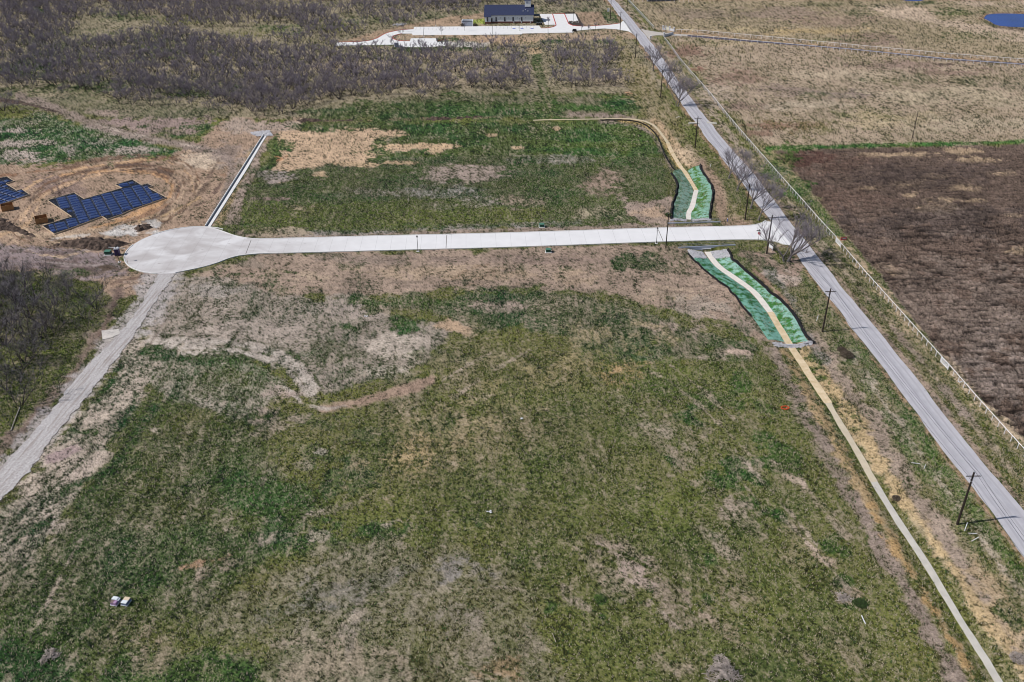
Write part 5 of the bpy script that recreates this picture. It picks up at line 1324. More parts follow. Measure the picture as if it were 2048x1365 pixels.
# ------------------------------------------------------------------ signs and small street furniture
p = at(1516.5, 481.5)
root = empty('stop_sign', p, 'red octagonal stop sign with a dark street name blade, at the mouth of the street', 'stop sign')
MB().tube([(0, 0, 0), (0, 0, 3.2)], .045, 6).build('post', 'black_metal', root)
fc = math.radians(-118)
nx, ny = math.cos(fc), math.sin(fc)
def face_pts(r, off_, n=8):
    tx, ty = -ny, nx
    return [(nx * off_ + tx * r * math.cos(a), ny * off_ + ty * r * math.cos(a), 2.45 + r * math.sin(a)) for a in [math.pi / 8 + k * math.pi / 4 for k in range(8)]]
def octo(r, o0, o1, m, name):
    mb = MB(); a, b = face_pts(r, o0), face_pts(r, o1)
    mb.add(a + b, [tuple(range(8, 16)), tuple(range(8))[::-1]] + [(i, (i + 1) % 8, 8 + (i + 1) % 8, 8 + i) for i in range(8)])
    return mb.build(name, m, root)
octo(.5, .05, .07, 'white_paint', 'border'); octo(.46, .07, .08, 'stop_red', 'sign_plate')
cu = bpy.data.curves.new('stop_text', 'FONT'); cu.body = 'STOP'; cu.size = .36; cu.align_x = 'CENTER'; cu.align_y = 'CENTER'; cu.extrude = .004
cu.materials.append(MT['white_paint'])
tc = bpy.data.objects.new('lettering', cu); COL.objects.link(tc)
bpy.context.view_layer.update()
tme = bpy.data.meshes.new_from_object(tc.evaluated_get(bpy.context.evaluated_depsgraph_get()))
bpy.data.objects.remove(tc)
to = bpy.data.objects.new('lettering', tme); COL.objects.link(to); to.parent = root
to.location = (nx * .088, ny * .088, 2.45); to.rotation_euler = (math.pi / 2, 0, fc + math.pi / 2)
MB().box((-.35, 0, 3.3), (1.25, .04, .26), .15).build('name_blade', 'sign_green', root)
MB().box((0, 0, 3.52), (.04, .9, .22), .15).build('name_blade', 'sign_green', root)

p = at(1541.2, 500)
root = empty('land_sign', p, 'narrow white land sign on posts beside the corner utility pole', 'sign')
MB().box((0, 0, 1.25), (.22, 1.9, 1.3), .35).build('panel', 'white_paint', root)
for s in (-.8, .8): MB().box((s * math.cos(.35 + math.pi / 2), s * math.sin(.35 + math.pi / 2), .3), (.1, .1, .8)).build('post', 'white_paint', root)
p = at(1216.5, 25); root = empty('small_sign', p, 'small white sign left of the road near the top edge', 'sign')
MB().box((0, 0, 1.4), (1.4, .1, 2.0)).build('panel', 'white_paint', root); MB().box((0, .08, .3), (.12, .1, .9)).build('post', 'black_metal', root)

def gbox(b, lab, s=1.0):
    p = at(*b); root = empty('transformer_box', p, lab, 'transformer', 'green transformer boxes')
    MB().box((0, 0, .06), (1.9 * s, 1.7 * s, .14)).build('pad', 'concrete', root)
    MB().box((0, 0, .55 * s), (1.5 * s, 1.25 * s, .9 * s)).build('cabinet', 'green_box', root)
    MB().box((0, -.05, 1.03 * s), (1.58 * s, 1.4 * s, .08)).build('lid', material('green_lid', (82, 128, 108), .5, .05, 2), root)
    return root
gbox((1083.5, 454), 'green transformer box on the far side of the street'); gbox((1096.5, 504.5), 'green transformer box on the near side of the street'); gbox((217, 509), 'green transformer box beside the portable toilet', 1.15)
p = at(1454.5, 443); root = empty('valve_marker', p, 'small blue marker by the far headwall', 'marker')
MB().tube([(0, 0, 0), (0, 0, .9)], .14, 8).build('post', 'blue_paint', root); MB().tube([(0, 0, .9), (0, 0, 1.05)], [.17, .06], 8).build('cap', 'white_paint', root)

p = at(236, 510.5)
root = empty('portable_toilet', p, 'dark purple portable toilet with a white roof, at the left rim of the turning circle', 'portable toilet', rz=.06)
MB().box((0, 0, 1.1), (1.25, 1.25, 2.1)).build('cabin', 'toilet_body', root); MB().box((0, -.64, 1.05), (.8, .03, 1.85)).build('door', material('toilet_door', (56, 42, 84), .5, .05, 2), root)
MB().box((0, 0, 2.2), (1.35, 1.35, .12)).box((0, 0, 2.33), (1.0, 1.0, .18)).build('roof', 'white_paint', root); MB().box((0, 0, .05), (1.35, 1.35, .12)).build('skid', 'black_metal', root)
MB().tube([(.35, .3, 2.3), (.35, .3, 2.75)], .06, 6).build('vent', 'white_paint', root)
p = at(241, 500)
tag(MB().tube([tuple(at(213, 494.5, .6)), tuple(at(250, 497, .7))], .07, 5).build('white_pole', 'white_paint'), 'long white pole lying across the spoil heap behind the portable toilet', 'pole')
for (x, y), lab in (((198.5, 516), 'thin rusty stake standing left of the green transformer box'), ((256, 528), 'short orange stake inside the left rim of the turning circle')):
    p = at(x, y); root = empty('stake', p, lab, 'stake', 'survey stakes'); MB().box((0, 0, .6), (.07, .07, 1.3)).build('shaft', 'plywood', root); MB().box((0, 0, 1.25), (.12, .1, .12)).build('flag', 'orange', root)
p = at(312, 457.5); tag(MB().tube([tuple(p + [-.3, 0, .15]), tuple(p + [.35, .2, .5]), tuple(p + [.5, -.5, .2])], .12, 6).build('pipe_offcut', 'white_paint'), 'white pipe offcut on the dirt above the turning circle', 'pipe')

# ------------------------------------------------------------------ slabs under construction
def slab(outline, uline, label):
    P = [at(*q)[:2] for q in outline]
    c = np.mean(P, 0)
    u = at(*uline[1])[:2] - at(*uline[0])[:2]; u /= np.hypot(*u); v = np.array([-u[1], u[0]])
    loc = [(float((q - c) @ u), float((q - c) @ v)) for q in P]
    root = empty('slab_form', (*c, 0), label, 'foundation', 'house slabs being formed', rz=math.atan2(u[1], u[0]))
    MB().prism(loc, -.05, .12).build('membrane', 'trench', root)
    x0, x1 = min(q[0] for q in loc), max(q[0] for q in loc); y0, y1 = min(q[1] for q in loc), max(q[1] for q in loc)
    def inside(x, y):
        r = False
        for (ax, ay), (bx, by) in zip(loc, loc[1:] + loc[:1]):
            if (ay > y) != (by > y) and x < (bx - ax) * (y - ay) / (by - ay) + ax: r = not r
        return r
    sx, sy = 3.5, 2.35
    k = 0
    for i in range(int((x1 - x0) / sx) + 1):
        for j in range(int((y1 - y0) / sy) + 1):
            a, b = x0 + i * sx + .22, x0 + (i + 1) * sx - .22; e, f_ = y0 + j * sy + .22, y0 + (j + 1) * sy - .22
            # shrink the pad until its corners stay within the forms
            ok = [inside(x, y) for x in (a, b) for y in (e, f_)]
            if not all(ok):
                if sum(ok) == 0: continue
                if ok[0] and ok[1] and not (ok[2] or ok[3]): b = (a + b) / 2
                elif ok[2] and ok[3] and not (ok[0] or ok[1]): a = (a + b) / 2
                elif ok[0] and ok[2]: f_ = (e + f_) / 2
                elif ok[1] and ok[3]: e = (e + f_) / 2
                else: continue
                if not all(inside(x, y) for x in (a, b) for y in (e, f_)): continue
            hh = .33
            mb = MB(); s_ = .28
            mb.add([(a, e, .12), (b, e, .12), (b, f_, .12), (a, f_, .12), (a + s_, e + s_, hh), (b - s_, e + s_, hh), (b - s_, f_ - s_, hh + .02), (a + s_, f_ - s_, hh)], [(4, 5, 6, 7), (0, 1, 5, 4), (1, 2, 6, 5), (2, 3, 7, 6), (3, 0, 4, 7)])
            mb.build('pad', 'poly_sheet', root)
    for (a, b) in zip(loc, loc[1:] + loc[:1]):
        a, b = Vector(a), Vector(b); dd = b - a
        if dd.length < 1.2: continue
        MB().box(((a.x + b.x) / 2, (a.y + b.y) / 2, .17), (dd.length, .1, .4), math.atan2(dd.y, dd.x)).build('form_board', 'lumber', root)
    cb = MB()
    for i in range(1, int((x1 - x0) / sx) + 1):
        x = x0 + i * sx
        for yy in np.arange(y0, y1, .6):
            if inside(x, yy) and inside(x, yy + .5) and random.random() < .8: cb.box((x + random.uniform(-.04, .04), yy + .25, .4), (.05, .45, .05))
    for q in range(int((x1 - x0) * (y1 - y0) * .3)):
        x, y = random.uniform(x0, x1), random.uniform(y0, y1)
        if inside(x, y): cb.box((x, y, .4), (random.uniform(.1, .5), .09, .08), random.uniform(0, 3))
    cb.build('cables', material('cable', (150, 150, 160), .6, .1, 2), root)['kind'] = 'stuff'
    return root
S5 = lambda q: (q[0] / 5.689, 330 + q[1] / 5.689)
slab([S5(q) for q in ((545, 412), (850, 325), (962, 397), (1392, 272), (1315, 235), (1512, 175), (1618, 238), (1682, 220), (1742, 250), (1690, 268), (1900, 380), (1480, 528), (1372, 578), (1222, 630), (1166, 595), (800, 735), (622, 795), (485, 705), (820, 598))], ((545 / 5.689, 402.4), (330 / 1, 330 + 160 / 5.689)), 'large dark blue sheeted house slab with lumber forms, by the turning circle')
slab([S5(q) for q in ((-160, 185), (85, 143), (165, 192), (72, 222), (197, 300), (252, 285), (342, 345), (-10, 468), (-250, 540), (-420, 440))], ((-10 / 5.689, 412), (342 / 5.689, 390.6)), 'dark blue sheeted house slab cut by the left edge of the photo')
def crate(b0, w_, d_, h_, rz, lab):
    p = at(*b0); root = empty('scrap_box', p, lab, 'plywood box', 'plywood scrap boxes', rz=rz)
    for c, s in (((0, -d_ / 2, h_ / 2), (w_, .08, h_)), ((0, d_ / 2, h_ / 2), (w_, .08, h_)), ((-w_ / 2, 0, h_ / 2), (.08, d_ - .17, h_)), ((w_ / 2, 0, h_ / 2), (.08, d_ - .17, h_))):
        MB().box(c, s).build('side', 'plywood', root)
    MB().box((0, 0, .35), (w_ - .2, d_ - .2, .5)).build('scrap', 'plywood_in', root)
    MB().box((.2, .1, 1.1), (2.0, .25, .06), .8, .5).build('board', 'lumber', root)
crate((84, 444), 3.6, 3.2, 1.8, .5, 'open plywood scrap box beside the large dark blue slab'); crate((16, 419), 3.6, 3.0, 1.8, .5, 'open plywood scrap box below the slab at the left edge')

# spoil heaps: one mound of soil each
def heap(P, hmax, lab, n=70, seed=1, m='clod', lump=.35, ls=1.3):
    P = np.array(G(P)); x0, y0 = P.min(0); x1, y1 = P.max(0)
    n2 = max(12, int(n * (y1 - y0) / (x1 - x0) * 1.2))
    gx, gy = np.meshgrid(np.linspace(x0, x1, n), np.linspace(y0, y1, n2))
    ins = np.zeros(gx.shape, bool)
    for (ax, ay), (bx, by) in zip(P, np.roll(P, -1, 0)):
        if ay != by: ins ^= ((ay > gy) != (by > gy)) & (gx < (bx - ax) * (gy - ay) / (by - ay) + ax)
    dd, _ = poly_dist(gx, gy, np.vstack([P, P[:1]]))
    e = np.where(ins, dd, -dd)
    k = sstep(e / (np.max(e) * .95 + 1e-6) + .02)
    z = hmax * k + lump * fbm(gx, gy, ls, 3, seed) * np.clip(k * 3, 0, 1) - .15 * (1 - np.clip(k * 6, 0, 1)) - .05
    V = np.stack([gx, gy, z], -1).reshape(-1, 3)
    T = (np.arange(n2 - 1)[:, None, None] * n + np.arange(n - 1)[None, :, None] + np.array([0, 1, n + 1, n])[None, None]).reshape(-1, 4)
    keep = (e.ravel()[T] > -.5).any(1)
    me = np_mesh('soil_heap', V, T[keep]); me.materials.append(MT[m])
    o = bpy.data.objects.new('soil_heap', me); COL.objects.link(o)
    return tag(o, lab, 'soil heap', 'heaps of dug soil')
heap([(98, 492), (120, 483), (160, 479), (190, 474), (215, 479), (250, 482), (265, 488), (245, 494), (230, 503), (190, 503), (150, 498)], 1.6, 'long dark heap of cloddy soil between the slab and the portable toilet')
heap([(-30, 434), (20, 436), (40, 452), (60, 462), (80, 474), (60, 477), (30, 466), (-30, 462)], .9, 'dark heap of dug soil at the left edge below the scrap box', seed=5)
heap([(262, 458), (285, 449), (302, 447), (310, 456), (290, 463), (270, 465)], .8, 'low dark heap of dug soil above the turning circle', 40, 9)
heap([(-60, 190), (0, 194), (60, 206), (130, 226), (120, 229), (60, 213), (-60, 198)], .6, 'thin dark ridge of turned soil at the far left above the green field', 70, 12)
heap([(590, 241), (612, 237), (650, 240.5), (700, 239), (740, 241), (700, 243.5), (640, 244), (600, 246)], .5, 'dark ridge of turned earth below the thicket, north of the field', 70, 13)
heap([(848, 240), (862, 233), (905, 236), (960, 231), (972, 234), (905, 240), (868, 243)], .6, 'dark broken ridge of earth in the middle of the green belt', 60, 14)

# bee boxes
def hive(loc, rz, lid, lab, base=True):
    root = empty('hive_box', loc, lab, 'hive box', 'hive boxes on pallets', rz=rz)
    MB().box((0, 0, .42), (.95, .62, .5)).build('body', 'hive_side', root); MB().box((0, 0, .7), (1.02, .68, .1)).build('lid', lid, root)
    return root
def pallet(loc, rz, lab):
    root = empty('pallet', loc, lab, 'pallet', 'pallets under the hive boxes', rz=rz)
    for k in range(5): MB().box((0, -.62 + .31 * k, .15), (1.25, .2, .04)).build('slat', 'hive_white', root)
    for s in (-.55, 0, .55): MB().box((s, 0, .065), (.1, 1.45, .13)).build('bearer', 'lumber', root)
pa, pb = at(229.5, 1210), at(250.5, 1210); rz = -.22
ax = np.array([math.cos(rz), math.sin(rz), 0]); ay = np.array([-math.sin(rz), math.cos(rz), 0])
pallet(pa + ay * .35, rz, 'pale pallet under the purple and white hive boxes'); pallet(pb + ay * .35, rz, 'pale pallet under the cream and white hive boxes')
pm = empty('hive_box', pa + ay * 0, 'purple topped hive box on the left pallet, nearest the camera', 'hive box', 'hive boxes on pallets', rz=rz)
MB().box((0, 0, .42), (.98, .62, .5)).build('body', 'hive_purple', pm); MB().box((-.26, 0, .71), (.5, .68, .09)).build('lid', 'hive_taupe', pm); MB().box((.26, 0, .71), (.5, .68, .09)).build('lid', 'hive_purple', pm)
hive(pa + ay * .78 - ax * .26, rz, 'hive_white', 'taller white hive box at the back of the left pallet'); o = hive(pa + ay * .78 + ax * .3, rz, 'hive_white', 'small white hive box behind the purple one, on its right'); o.scale = (.45, 1, .8)
hive(pb + ay * 0, rz, 'hive_white', 'white hive box at the front of the right pallet'); hive(pb + ay * .72, rz, 'hive_cream', 'cream topped hive box at the back of the right pallet')

# ------------------------------------------------------------------ the community building
a, b = at(970, 47), at(1066.5, 46.6)
Lb = float(np.hypot(*(b - a)[:2])); rzb = math.atan2(b[1] - a[1], b[0] - a[0])
B = empty('community_building', a, 'long white building with dark roof, brick base and a small cupola', 'building', rz=rzb)
WH, DP, RISE = 4.9, 14.0, 4.4
pw = Lb * .125            # projecting left bay
mb = MB()
def gable(y0, y1, x, t):   # end wall
    mb.add([(x, y0, 0), (x, y1, 0), (x, y1, WH), (x, (y0 + y1) / 2, WH + RISE), (x, y0, WH), (x + t, y0, 0), (x + t, y1, 0), (x + t, y1, WH), (x + t, (y0 + y1) / 2, WH + RISE), (x + t, y0, WH)],
           [(0, 4, 3, 2, 1), (5, 6, 7, 8, 9), (0, 1, 6, 5), (1, 2, 7, 6), (2, 3, 8, 7), (3, 4, 9, 8), (4, 0, 5, 9)])
gable(0, DP, 0, .3); gable(0, DP, Lb - .3, .3)
mb.box((Lb / 2, .15, WH / 2), (Lb - .6, .3, WH)); mb.box((Lb / 2, DP - .15, WH / 2), (Lb - .6, .3, WH))
mb.box((pw / 2, -.6, WH / 2 - .4), (pw, 1.2, WH - .8))
mb.build('wall', 'siding', B)
bw = MB(); bw.box((pw + (Lb - pw) / 2, -.06, .5), (Lb - pw, .12, 1.0)).box((pw / 2, -1.26, .5), (pw + .12, .12, 1.0)).box((Lb + .06, DP / 2, .5), (.12, DP, 1.0)); bw.build('brick_base', 'brick', B)
rm = MB(); ov = .5; th = .25
def slope(x0, x1, y0, z0, y1, z1):
    vs = [(x0, y0, z0), (x1, y0, z0), (x1, y1, z1), (x0, y1, z1)]
    vs += [(x, y, z + th) for x, y, z in vs]
    rm.add(vs, [(0, 3, 2, 1), (4, 5, 6, 7), (0, 1, 5, 4), (1, 2, 6, 5), (2, 3, 7, 6), (3, 0, 4, 7)])
sl_ = RISE / (DP / 2)
slope(pw + .2, Lb + ov, -ov, WH - ov * sl_ + .05, DP / 2, WH + RISE + .05); slope(-ov, Lb + ov, DP + ov, WH - ov * sl_ + .05, DP / 2, WH + RISE + .05)
slope(-ov, pw + .2, -1.2 - ov, WH - (1.2 + ov) * sl_ + .05, DP / 2, WH + RISE + .05)
R_o = rm.build('roof', 'roof', B)
for i in range(3): MB().tube([(Lb * (.79 + .05 * i), 2.0 + (i % 2) * 1.2, WH + 1.4 + .4 * (i % 2)), (Lb * (.79 + .05 * i), 2.0 + (i % 2) * 1.2, WH + 2.3 + .4 * (i % 2))], .16, 6).build('vent_pipe', 'trim', R_o)
cx_ = Lb * .885
cm = MB().box((cx_, DP / 2 - .5, WH + RISE + 1.2), (3.6, 3.6, 3.6)); c_o = cm.build('cupola', 'siding', B)
hm = MB(); zz = WH + RISE + 3.0
hm.add([(cx_ - 2.2, DP / 2 - 2.7, zz), (cx_ + 2.2, DP / 2 - 2.7, zz), (cx_ + 2.2, DP / 2 + 1.7, zz), (cx_ - 2.2, DP / 2 + 1.7, zz), (cx_, DP / 2 - .5, zz + 1.7)], [(0, 1, 4), (1, 2, 4), (2, 3, 4), (3, 0, 4), (3, 2, 1, 0)])
hm.build('cupola_roof', 'roof', c_o); MB().tube([(cx_, DP / 2 - .5, zz + 1.6), (cx_, DP / 2 - .5, zz + 4.5)], .06, 5).build('mast', 'rail_metal', c_o)
MB().box((cx_ - .5, DP / 2 - 2.32, WH + RISE + 1.9), (1.5, .06, 1.2)).build('louvre', 'grey_door', c_o)
for fx, w_, h_, z0, y in ((.055, 1.0, 2.6, 1.2, -1.23), (.138, 1.2, 2.9, .1, -.03), (.235, 1.0, 2.5, 1.1, -.03), (.41, 1.0, 2.5, 1.1, -.03), (.585, 1.0, 2.5, 1.1, -.03), (.76, 1.0, 2.5, 1.1, -.03)):
    nm = 'door' if z0 < .5 else 'window'
    w = MB().box((fx * Lb, y, z0 + h_ / 2), (w_, .1, h_)).build(nm, 'pane', B)
    MB().box((fx * Lb, y - .02, z0 + h_ + .08), (w_ + .3, .14, .16)).box((fx * Lb, y - .02, z0 - .05), (w_ + .3, .14, .1)).build('frame', 'trim', w)
for fx in (.32, .495, .67, .845): MB().box((fx * Lb, -.05, 3.1), (.35, .12, .35)).build('wall_lamp', 'black_metal', B)
for fx in (.6, .755, .945): MB().box((fx * Lb, -.2, .75), (.4, .3, 1.3)).build('downpipe_box', 'trim', B)
pr = MB().box((Lb + 2.2, 4.5, 3.9), (3.6, 5.5, .3)).build('porch_roof', 'black_metal', B)
for y in (2.2, 6.8): MB().box((Lb + 3.7, y, 1.9), (.25, .25, 3.8)).build('porch_post', 'black_metal', pr)
for i in range(3):
    p = at(1074.5 + 4 * i, 50.2); o = empty('cooling_unit', p, 'black cooling unit standing on the white slab at the right end of the long building', 'cooling unit', 'cooling units at the right end of the long building')
    MB().box((0, 0, .6), (1.1, 1.1, 1.2)).build('case', 'black_metal', o); MB().tube([(0, 0, 1.2), (0, 0, 1.28)], .42, 10).build('fan_grille', 'rail_metal', o)
# refuse store left of it
p = at(934.5, 53); rz_ = rzb
E_ = empty('refuse_store', p, 'white walled refuse store with grey double gates, left of the long building', 'refuse store', rz=rz_)
MB().box((-3.15, 2.2, 1.6), (.5, 4.6, 3.2)).box((3.15, 2.2, 1.6), (.5, 4.6, 3.2)).box((0, 4.4, 1.6), (5.8, .4, 3.2)).build('wall', 'siding', E_)
for s in (-1, 1): MB().box((s * 1.46, 0, 1.45), (2.8, .14, 2.6)).build('gate_leaf', 'grey_door', E_)
MB().box((0, 0, 2.9), (6.0, .3, .3)).build('lintel', 'pane', E_)
for (x, y), lab in (((925, 53.5), 'dark clipped bush at the left side of the refuse store'), ((950.5, 52.5), 'dark clipped bush at the right side of the refuse store')):
    pass
# small trailer
p = at(793.5, 94)
T_ = empty('utility_trailer', p, 'small blue grey box trailer parked on the lower drive', 'trailer', rz=.05)
MB().box((0, 0, 1.35), (2.2, 3.0, 1.9)).build('body', 'steel_blue', T_); MB().box((0, 0, 2.36), (2.3, 3.1, .12)).build('roof', 'white_paint', T_)
for s in (-1, 1): MB().tube([(s * 1.12 - .1, .2, .35), (s * 1.12 + .1, .2, .35)], .35, 10).build('wheel', 'black_metal', T_)
MB().box((0, -1.9, .5), (.12, .9, .12)).build('drawbar', 'black_metal', T_)
p = at(799, 51)
tag(rock_bed('rubble', lambda i: (p[0] + random.gauss(0, 1.6), p[1] + random.gauss(0, 1.0)), 60, .5, 'stone', lambda x, y: random.random() * .8), 'small heap of white rubble on the bank above the left drive', 'rubble')
p = at(1149, 63.4)
o = empty('entry_planter', p, 'dark low entry sign with planting beside the parking court drive', 'sign'); MB().box((0, 0, .7), (2.2, .5, 1.4)).build('panel', 'black_metal', o); MB().box((0, .4, .2), (3.0, 1.6, .4)).build('bed', 'mulch', o)
# house over the ranch fence
a = at(1296, 3.6); b = at(1341, 2.4)
Lh = float(np.hypot(*(b - a)[:2]))
Hh = empty('ranch_house', a, 'dark house at the top edge behind the white fence, mostly out of the photo', 'house', rz=math.atan2(b[1] - a[1], b[0] - a[0]))
MB().box((Lh / 2, 5, 1.7), (Lh, 10, 3.4)).build('wall', material('house_wall', (120, 120, 128), .8, .1, 1), Hh)
rm = MB(); slope(-.6, Lh + .6, -.8, 3.1, 5, 6.4); slope(-.6, Lh + .6, 10.8, 3.1, 5, 6.4); rm.build('roof', 'roof', Hh)
for x in (.15, .5, .8): MB().box((Lh * x, -.03, 1.6), (2.2, .1, 1.8)).build('window', 'pane', Hh)

# ------------------------------------------------------------------ bare trees
def grow(seed, h, limbs, spread, trunk=0.0, r0=.16, twigs=420, twl=(.5, 1.1), tww=.03, lean=(0, 0), sub=4, curve=.5, sides=4):
    """limbs and fine twigs of a leafless tree as two meshes"""
    rg = random.Random(seed)
    mb = MB(); tips = []
    def limb(p, d_, L, r, depth):
        pts = [p]; n = 5 if depth < 2 else 3
        q, dd = p.copy(), d_.copy()
        for i in range(n):
            dd = (dd + Vector((rg.uniform(-.25, .25), rg.uniform(-.25, .25), rg.uniform(-.1, .28) * (1 if depth else curve)))).normalized()
            q = q + dd * (L / n); pts.append(q)
        mb.tube(pts, [max(.012, r * (1 - .72 * i / n)) for i in range(n + 1)], sides if depth < 1 else 3, cap=False)
        tips.append((pts, depth))
        if depth >= 2: return
        for k in range(sub + rg.randint(-1, 1)):
            t = rg.uniform(.3, 1.0); i = min(n - 1, int(t * n)); pp = pts[i].lerp(pts[i + 1], t * n - i)
            a = rg.uniform(0, 6.28); side = Vector((math.cos(a), math.sin(a), rg.uniform(-.15, .7)))
            nd = (dd * .75 + side * .75).normalized()
            limb(pp, nd, L * rg.uniform(.42, .68), r * .5, depth + 1)
    base = Vector((0, 0, -.15)); top = Vector((lean[0] * .3, lean[1] * .3, trunk))
    if trunk > .3:
        mb.tube([base, (base + top) / 2 + Vector((rg.uniform(-.08, .08), 0, 0)), top], [r0 * 1.35, r0 * 1.05, r0], 7, cap=False)
    a0 = rg.uniform(0, 6.28)
    for k in range(limbs):
        a = a0 + 6.28 * k / limbs + rg.uniform(-.4, .4); s = spread * rg.uniform(.6, 1.15)
        d_ = Vector((math.cos(a) * s + lean[0] * .25, math.sin(a) * s + lean[1] * .25, 1)).normalized()
        limb(top if trunk > .3 else base + Vector((math.cos(a) * .1, math.sin(a) * .1, 0)), d_, (h - trunk) * rg.uniform(.75, 1.05) * (1 + .25 * s), r0 * rg.uniform(.6, .85), 0)
    V, T = [], []
    fine = [t for t in tips if t[1] >= 1]
    for k in range(twigs):
        pts, dp = fine[rg.randrange(len(fine))]
        i = rg.randrange(len(pts) - 1); t = rg.random(); p = pts[i].lerp(pts[i + 1], t)
        dr = (pts[i + 1] - pts[i]).normalized()
        dd = (dr * .8 + Vector((rg.uniform(-1, 1), rg.uniform(-1, 1), rg.uniform(-.35, .9)))).normalized()
        L = rg.uniform(*twl); w_ = tww * rg.uniform(.7, 1.3)
        sd = dd.cross(Vector((rg.uniform(-1, 1), rg.uniform(-1, 1), rg.uniform(-1, 1)))).normalized() * w_
        mid = p + dd * L * .55 + Vector((0, 0, .05 * L)); end = p + dd * L + Vector((rg.uniform(-.1, .1), rg.uniform(-.1, .1), rg.uniform(-.12, .1)))
        o = len(V); V += [p - sd, p + sd, mid + sd * .6, mid - sd * .6, end]
        T += [(o, o + 1, o + 2), (o, o + 2, o + 3), (o + 3, o + 2, o + 4)]
        if rg.random() < .6:
            e2 = mid + (dd + Vector((rg.uniform(-.8, .8), rg.uniform(-.8, .8), rg.uniform(-.3, .6)))).normalized() * L * .5
            o2 = len(V); V += [mid - sd * .6, mid + sd * .6, e2]; T.append((o2, o2 + 1, o2 + 2))
    tri = []
    for f in mb.f:
        for i in range(1, len(f) - 1): tri.append((f[0], f[i], f[i + 1]))
    return (np.array(mb.v), np.array(tri)), (np.array([tuple(v) for v in V]), np.array(T))

MESQ, MESQ_FAR, MESQ_NEAR = [], [], []
for s in range(7):
    rg = random.Random(s)
    big = grow(100 + s, 4.3, rg.choice((3, 4, 4, 5)), rg.uniform(.55, .95), rg.choice((0, 0, .5)), .13, 520, (.5, 1.15), .026, curve=.4)
    lo_ = grow(100 + s, 4.3, rg.choice((3, 4)), rg.uniform(.6, .95), 0, .16, 190, (.7, 1.4), .05, sub=2, curve=.4, sides=3)
    MESQ.append((np_mesh('trunk', *big[0]), np_mesh('crown', *big[1])))
    MESQ[-1][0].materials.append(MT['trunk']); MESQ[-1][1].materials.append(MT['twig'])
    MESQ_FAR.append(lo_)
    nr = grow(150 + s, 4.6, rg.choice((3, 4)), rg.uniform(.7, 1.05), .3, .12, 430, (.4, 1.0), .013, curve=.4)
    MESQ_NEAR.append((np_mesh('trunk', *nr[0]), np_mesh('crown', *nr[1])))
    MESQ_NEAR[-1][0].materials.append(MT['trunk']); MESQ_NEAR[-1][1].materials.append(MT['twig_grove'])

def in_poly(P, x, y):
    r = np.zeros(np.shape(x), bool); P = np.array(P, float)
    for (ax, ay), (bx, by) in zip(P, np.roll(P, -1, 0)):
        if ay != by: r ^= ((ay > y) != (by > y)) & (x < (bx - ax) * (y - ay) / (by - ay) + ax)
    return r
# where the thicket is dense, open or clear (marks of the photograph)
DENSE = [[(-330, 70), (0, 40), (0, -20), (130, -20), (180, 30), (150, 60), (110, 92), (240, 85), (330, 62), (420, 75), (520, 95), (640, 115), (720, 140), (780, 160), (800, 182), (700, 198), (620, 215), (590, 232), (520, 232), (470, 222), (420, 205), (330, 190), (200, 186), (120, 178), (0, 172), (-330, 180)],
         [(200, 0), (470, 2), (490, 28), (440, 46), (330, 40), (240, 26)], [(505, 28), (640, 22), (665, 38), (640, 50), (700, 45), (690, 58), (560, 48), (505, 40)], [(780, -14), (980, -14), (960, 14), (880, 20), (800, 14)], [(-330, -30), (160, -30), (120, 40), (0, 60), (-330, 60)]]
OPEN = [[(-330, -40), (960, -40), (960, 20), (905, 30), (830, 45), (760, 58), (670, 84), (660, 96), (800, 100), (880, 96), (950, 92), (1060, 94), (1060, 160), (1000, 185), (830, 200), (700, 200), (500, 235), (0, 185), (-330, 185)], [(690, 96), (900, 94), (1060, 100), (1068, 175), (980, 184), (780, 186)], [(1082, 92), (1230, 86), (1242, 110), (1220, 138), (1100, 130)], [(1100, 135), (1262, 140), (1250, 176), (1110, 178)], [(960, -30), (1190, -30), (1180, 15), (1090, 14), (960, 12)]]
CLEAR = [[(672, 90), (760, 60), (905, 30), (1180, 20), (1190, 80), (1040, 92), (900, 96), (700, 98)], [(1060, 96), (1086, 96), (1108, 190), (1080, 190)], [(110, 92), (170, 45), (290, 40), (330, 58), (240, 82)], [(340, 66), (420, 56), (520, 60), (560, 75), (480, 88), (400, 74)], [(0, 118), (26, 118), (26, 130), (0, 134)]]
cand = []
MID = [(640, 98), (900, 97), (1060, 104), (1064, 180), (860, 186), (760, 180)]
tot = RNG.uniform
gx = np.arange(-420, 170, 5.2); gy = np.arange(325, 800, 5.2)
for X0 in gx:
    for Y0 in gy:
        x, y = X0 + tot(-2.6, 2.6), Y0 + tot(-2.6, 2.6)
        px, py = proj(x, y, 0)
        if px < -260 or px > 1300 or py > 245 or py < -40: continue
        q = (np.array([px]), np.array([py]))
        if any(in_poly(P, *q)[0] for P in CLEAR): continue
        dn = any(in_poly(P, *q)[0] for P in DENSE) or (in_poly(MID, *q)[0] and tot() < .55); op = any(in_poly(P, *q)[0] for P in OPEN)
        cl = float(vnoise(np.array(x / 16), np.array(y / 16), 77))
        if dn:
            if tot() < (.97 if cl > .25 else .6): cand.append((x, y, py, px, tot(.8, 1.25)))
        elif op:
            if tot() < (.62 if cl > .46 else .2): cand.append((x, y, py, px, tot(.65, 1.15)))
for px, py, s in ((252, 200, .9), (352, 212, .8), (8, 222, 1.5), (28, 226, .9), (-20, 218, 1.2), (1256, 171, .8), (1232, 116, 1.1), (1218, 117, 1.1), (1120, 128, 1.3), (1186, 133, 1.1), (1173, 166, 1.0), (1208, 169, 1.0), (1110, 160, .7), (1215, 152, .8), (1160, 172, .7)):
    x, y = at(px, py)[:2]; cand.append((x, y, py + 60, px, s))
